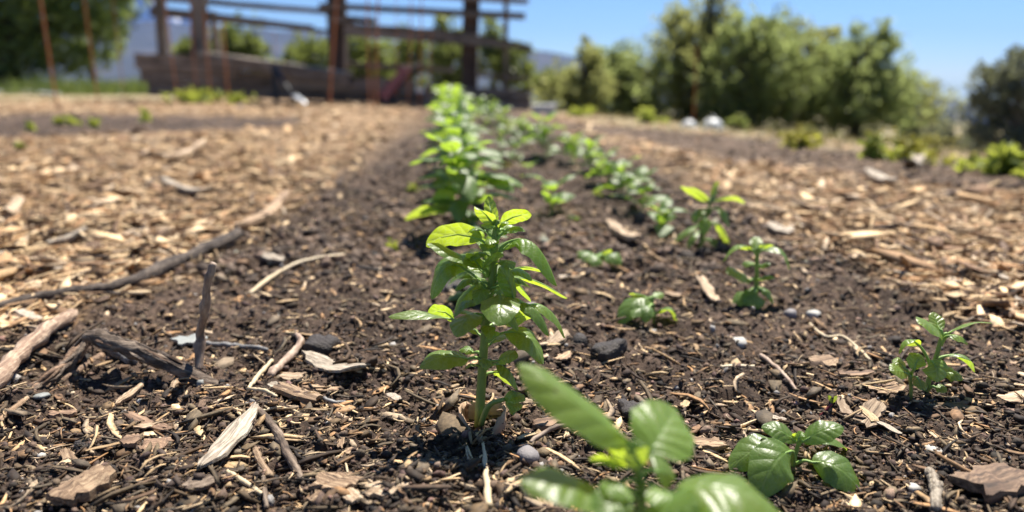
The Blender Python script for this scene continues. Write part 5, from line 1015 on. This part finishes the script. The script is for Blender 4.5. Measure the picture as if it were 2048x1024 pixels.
def wcol(n, r, dark=0.):
    c = WOODC[r.integers(0, len(WOODC), n)] * (.75 + .5 * r.random((n, 1))); return c * (1 - dark * r.random((n, 1)))
r = np.random.default_rng(21)
# mulch chips on the paths
x, y = samp(46000, -260, 2300, 196, 900, 1.35, r); mm = mulch_of(x, y); kk = r.random(len(x)) < np.maximum(mm, np.where(y > .5, .16, .05)); x, y, mm = x[kk], y[kk], mm[kk]; n = len(x)
ln = np.exp(r.normal(np.log(.0110), .48, n)) * (1 + .58 * np.clip(y - .55, 0, 5)); ln = np.where(mm < .35, np.minimum(ln * .6, .014), np.minimum(ln, .055)); wd = ln * r.uniform(.13, .45, n); tk = wd * r.uniform(.08, .22, n)
emit('mulch_chips', 'tan wood chip mulch covering the paths', CV, CF, x, y, H(x, y) + tk * .4 + ln * r.random(n) * .12, np.stack([ln, wd, tk], 1), r, .22, wcol(n, r), M['stuff_wood'], .16)
# shreds and splinters on path and soil
x, y = samp(33000, -260, 2300, 215, 1250, .95, r); mm = mulch_of(x, y); kk = r.random(len(x)) < .8 + .2 * mm; x, y, mm = x[kk], y[kk], mm[kk]; n = len(x)
ln = np.exp(r.normal(np.log(.0058), .55, n)) * (1 + .5 * np.clip(y - .5, 0, 5)) * (.8 + .9 * mm); wd = np.clip(ln * r.uniform(.07, .2, n), .0004, .004)
c_ = wcol(n, r, .45) * (.20 + .85 * np.maximum(mm, (r.random(n) < .42)))[:, None]
emit('wood_shreds', 'fine wood shreds and splinters strewn over soil and mulch', FV, FF, x, y, H(x, y) + wd * .6 + ln * r.random(n) * .08, np.stack([ln, wd, wd * .6], 1), r, .20, c_, M['stuff_wood'], .08, r.normal(size=n) * 3.0)
# coarser bits over the middle distance of the bed and more shreds on the paths
x, y = samp(14000, -100, 2150, 215, 560, 1.0, r); mm = mulch_of(x, y); n = len(x)
ln = np.exp(r.normal(np.log(.0085), .5, n)) * (1 + .35 * np.clip(y - .5, 0, 5)) * (.8 + .6 * mm); wd = np.clip(ln * r.uniform(.07, .25, n), .0006, .006)
c_ = wcol(n, r, .4) * (.32 + .68 * np.maximum(mm, (r.random(n) < .30)))[:, None]
emit('wood_splinters', 'loose splinters over the middle of the bed and the paths', FV, FF, x, y, H(x, y) + wd * .6 + ln * r.random(n) * .1, np.stack([ln, wd, wd * .5], 1), r, .22, c_, M['stuff_wood'], .08, r.normal(size=n) * 2.5)
x, y = samp(9000, -100, 2150, 215, 560, 1.0, r); mm = mulch_of(x, y); kk = r.random(len(x)) > mm; x, y = x[kk], y[kk]; n = len(x)
sz = np.clip(np.exp(r.normal(np.log(.0030), .45, n)), .001, .006); c_ = np.array([(.105, .070, .049)]) * np.exp(r.normal(0, .5, (n, 1)))
emit('soil_lumps', 'lumps of dark soil along the bed', I1V, I1F, x, y, H(x, y) + sz * .2, np.stack([sz * r.uniform(.8, 1.6, n), sz * r.uniform(.7, 1.2, n), sz * r.uniform(.6, 1.0, n)], 1), r, .5, np.clip(c_, .004, .3), M['stuff_soil'], .26)
# small flakes on the soil
x, y = samp(20000, -260, 2300, 300, 1250, .8, r); mm = mulch_of(x, y); kk = r.random(len(x)) < .9 * (1 - mm); x, y = x[kk], y[kk]; n = len(x)
ln = np.exp(r.normal(np.log(.0036), .5, n)) * (1 + .6 * np.clip(y - .5, 0, 5)); wd = ln * r.uniform(.25, .6, n); tk = wd * r.uniform(.15, .4, n)
c_ = wcol(n, r, .5) * np.where(r.random(n) < .22, .95, .32)[:, None]
emit('wood_flakes', 'small wood flakes mixed into the garden soil', CV, CF, x, y, H(x, y) + tk * .5, np.stack([ln, wd, tk], 1), r, .35, c_, M['stuff_wood'], .16)
# crumbs of soil
x, y = samp(34000, -260, 2300, 300, 1300, .8, r); mm = mulch_of(x, y); kk = r.random(len(x)) < 1 - .92 * mm; x, y = x[kk], y[kk]; n = len(x)
sz = np.clip(np.exp(r.normal(np.log(.0008), .5, n)), .0003, .0024) * (1 + .9 * np.clip(y - .4, 0, 4)); c_ = np.array([(.058, .038, .027)]) * np.exp(r.normal(0, .75, (n, 1))) * (1 + .05 * r.normal(size=(n, 3)))
st_ = r.random(n) < .02; c_[st_] = np.array([.30, .28, .26]) * (.6 + .7 * r.random((st_.sum(), 1)))
emit('soil_crumbs', 'dark crumbly soil grains on the bed', I1V[:12] if len(I1V) == 12 else I1V, I1F, x, y, H(x, y) + sz * .3, np.stack([sz * r.uniform(.8, 1.6, n), sz * r.uniform(.7, 1.2, n), sz * r.uniform(.6, 1.0, n)], 1), r, .5, np.clip(c_, .004, .7), M['stuff_soil'], .24)
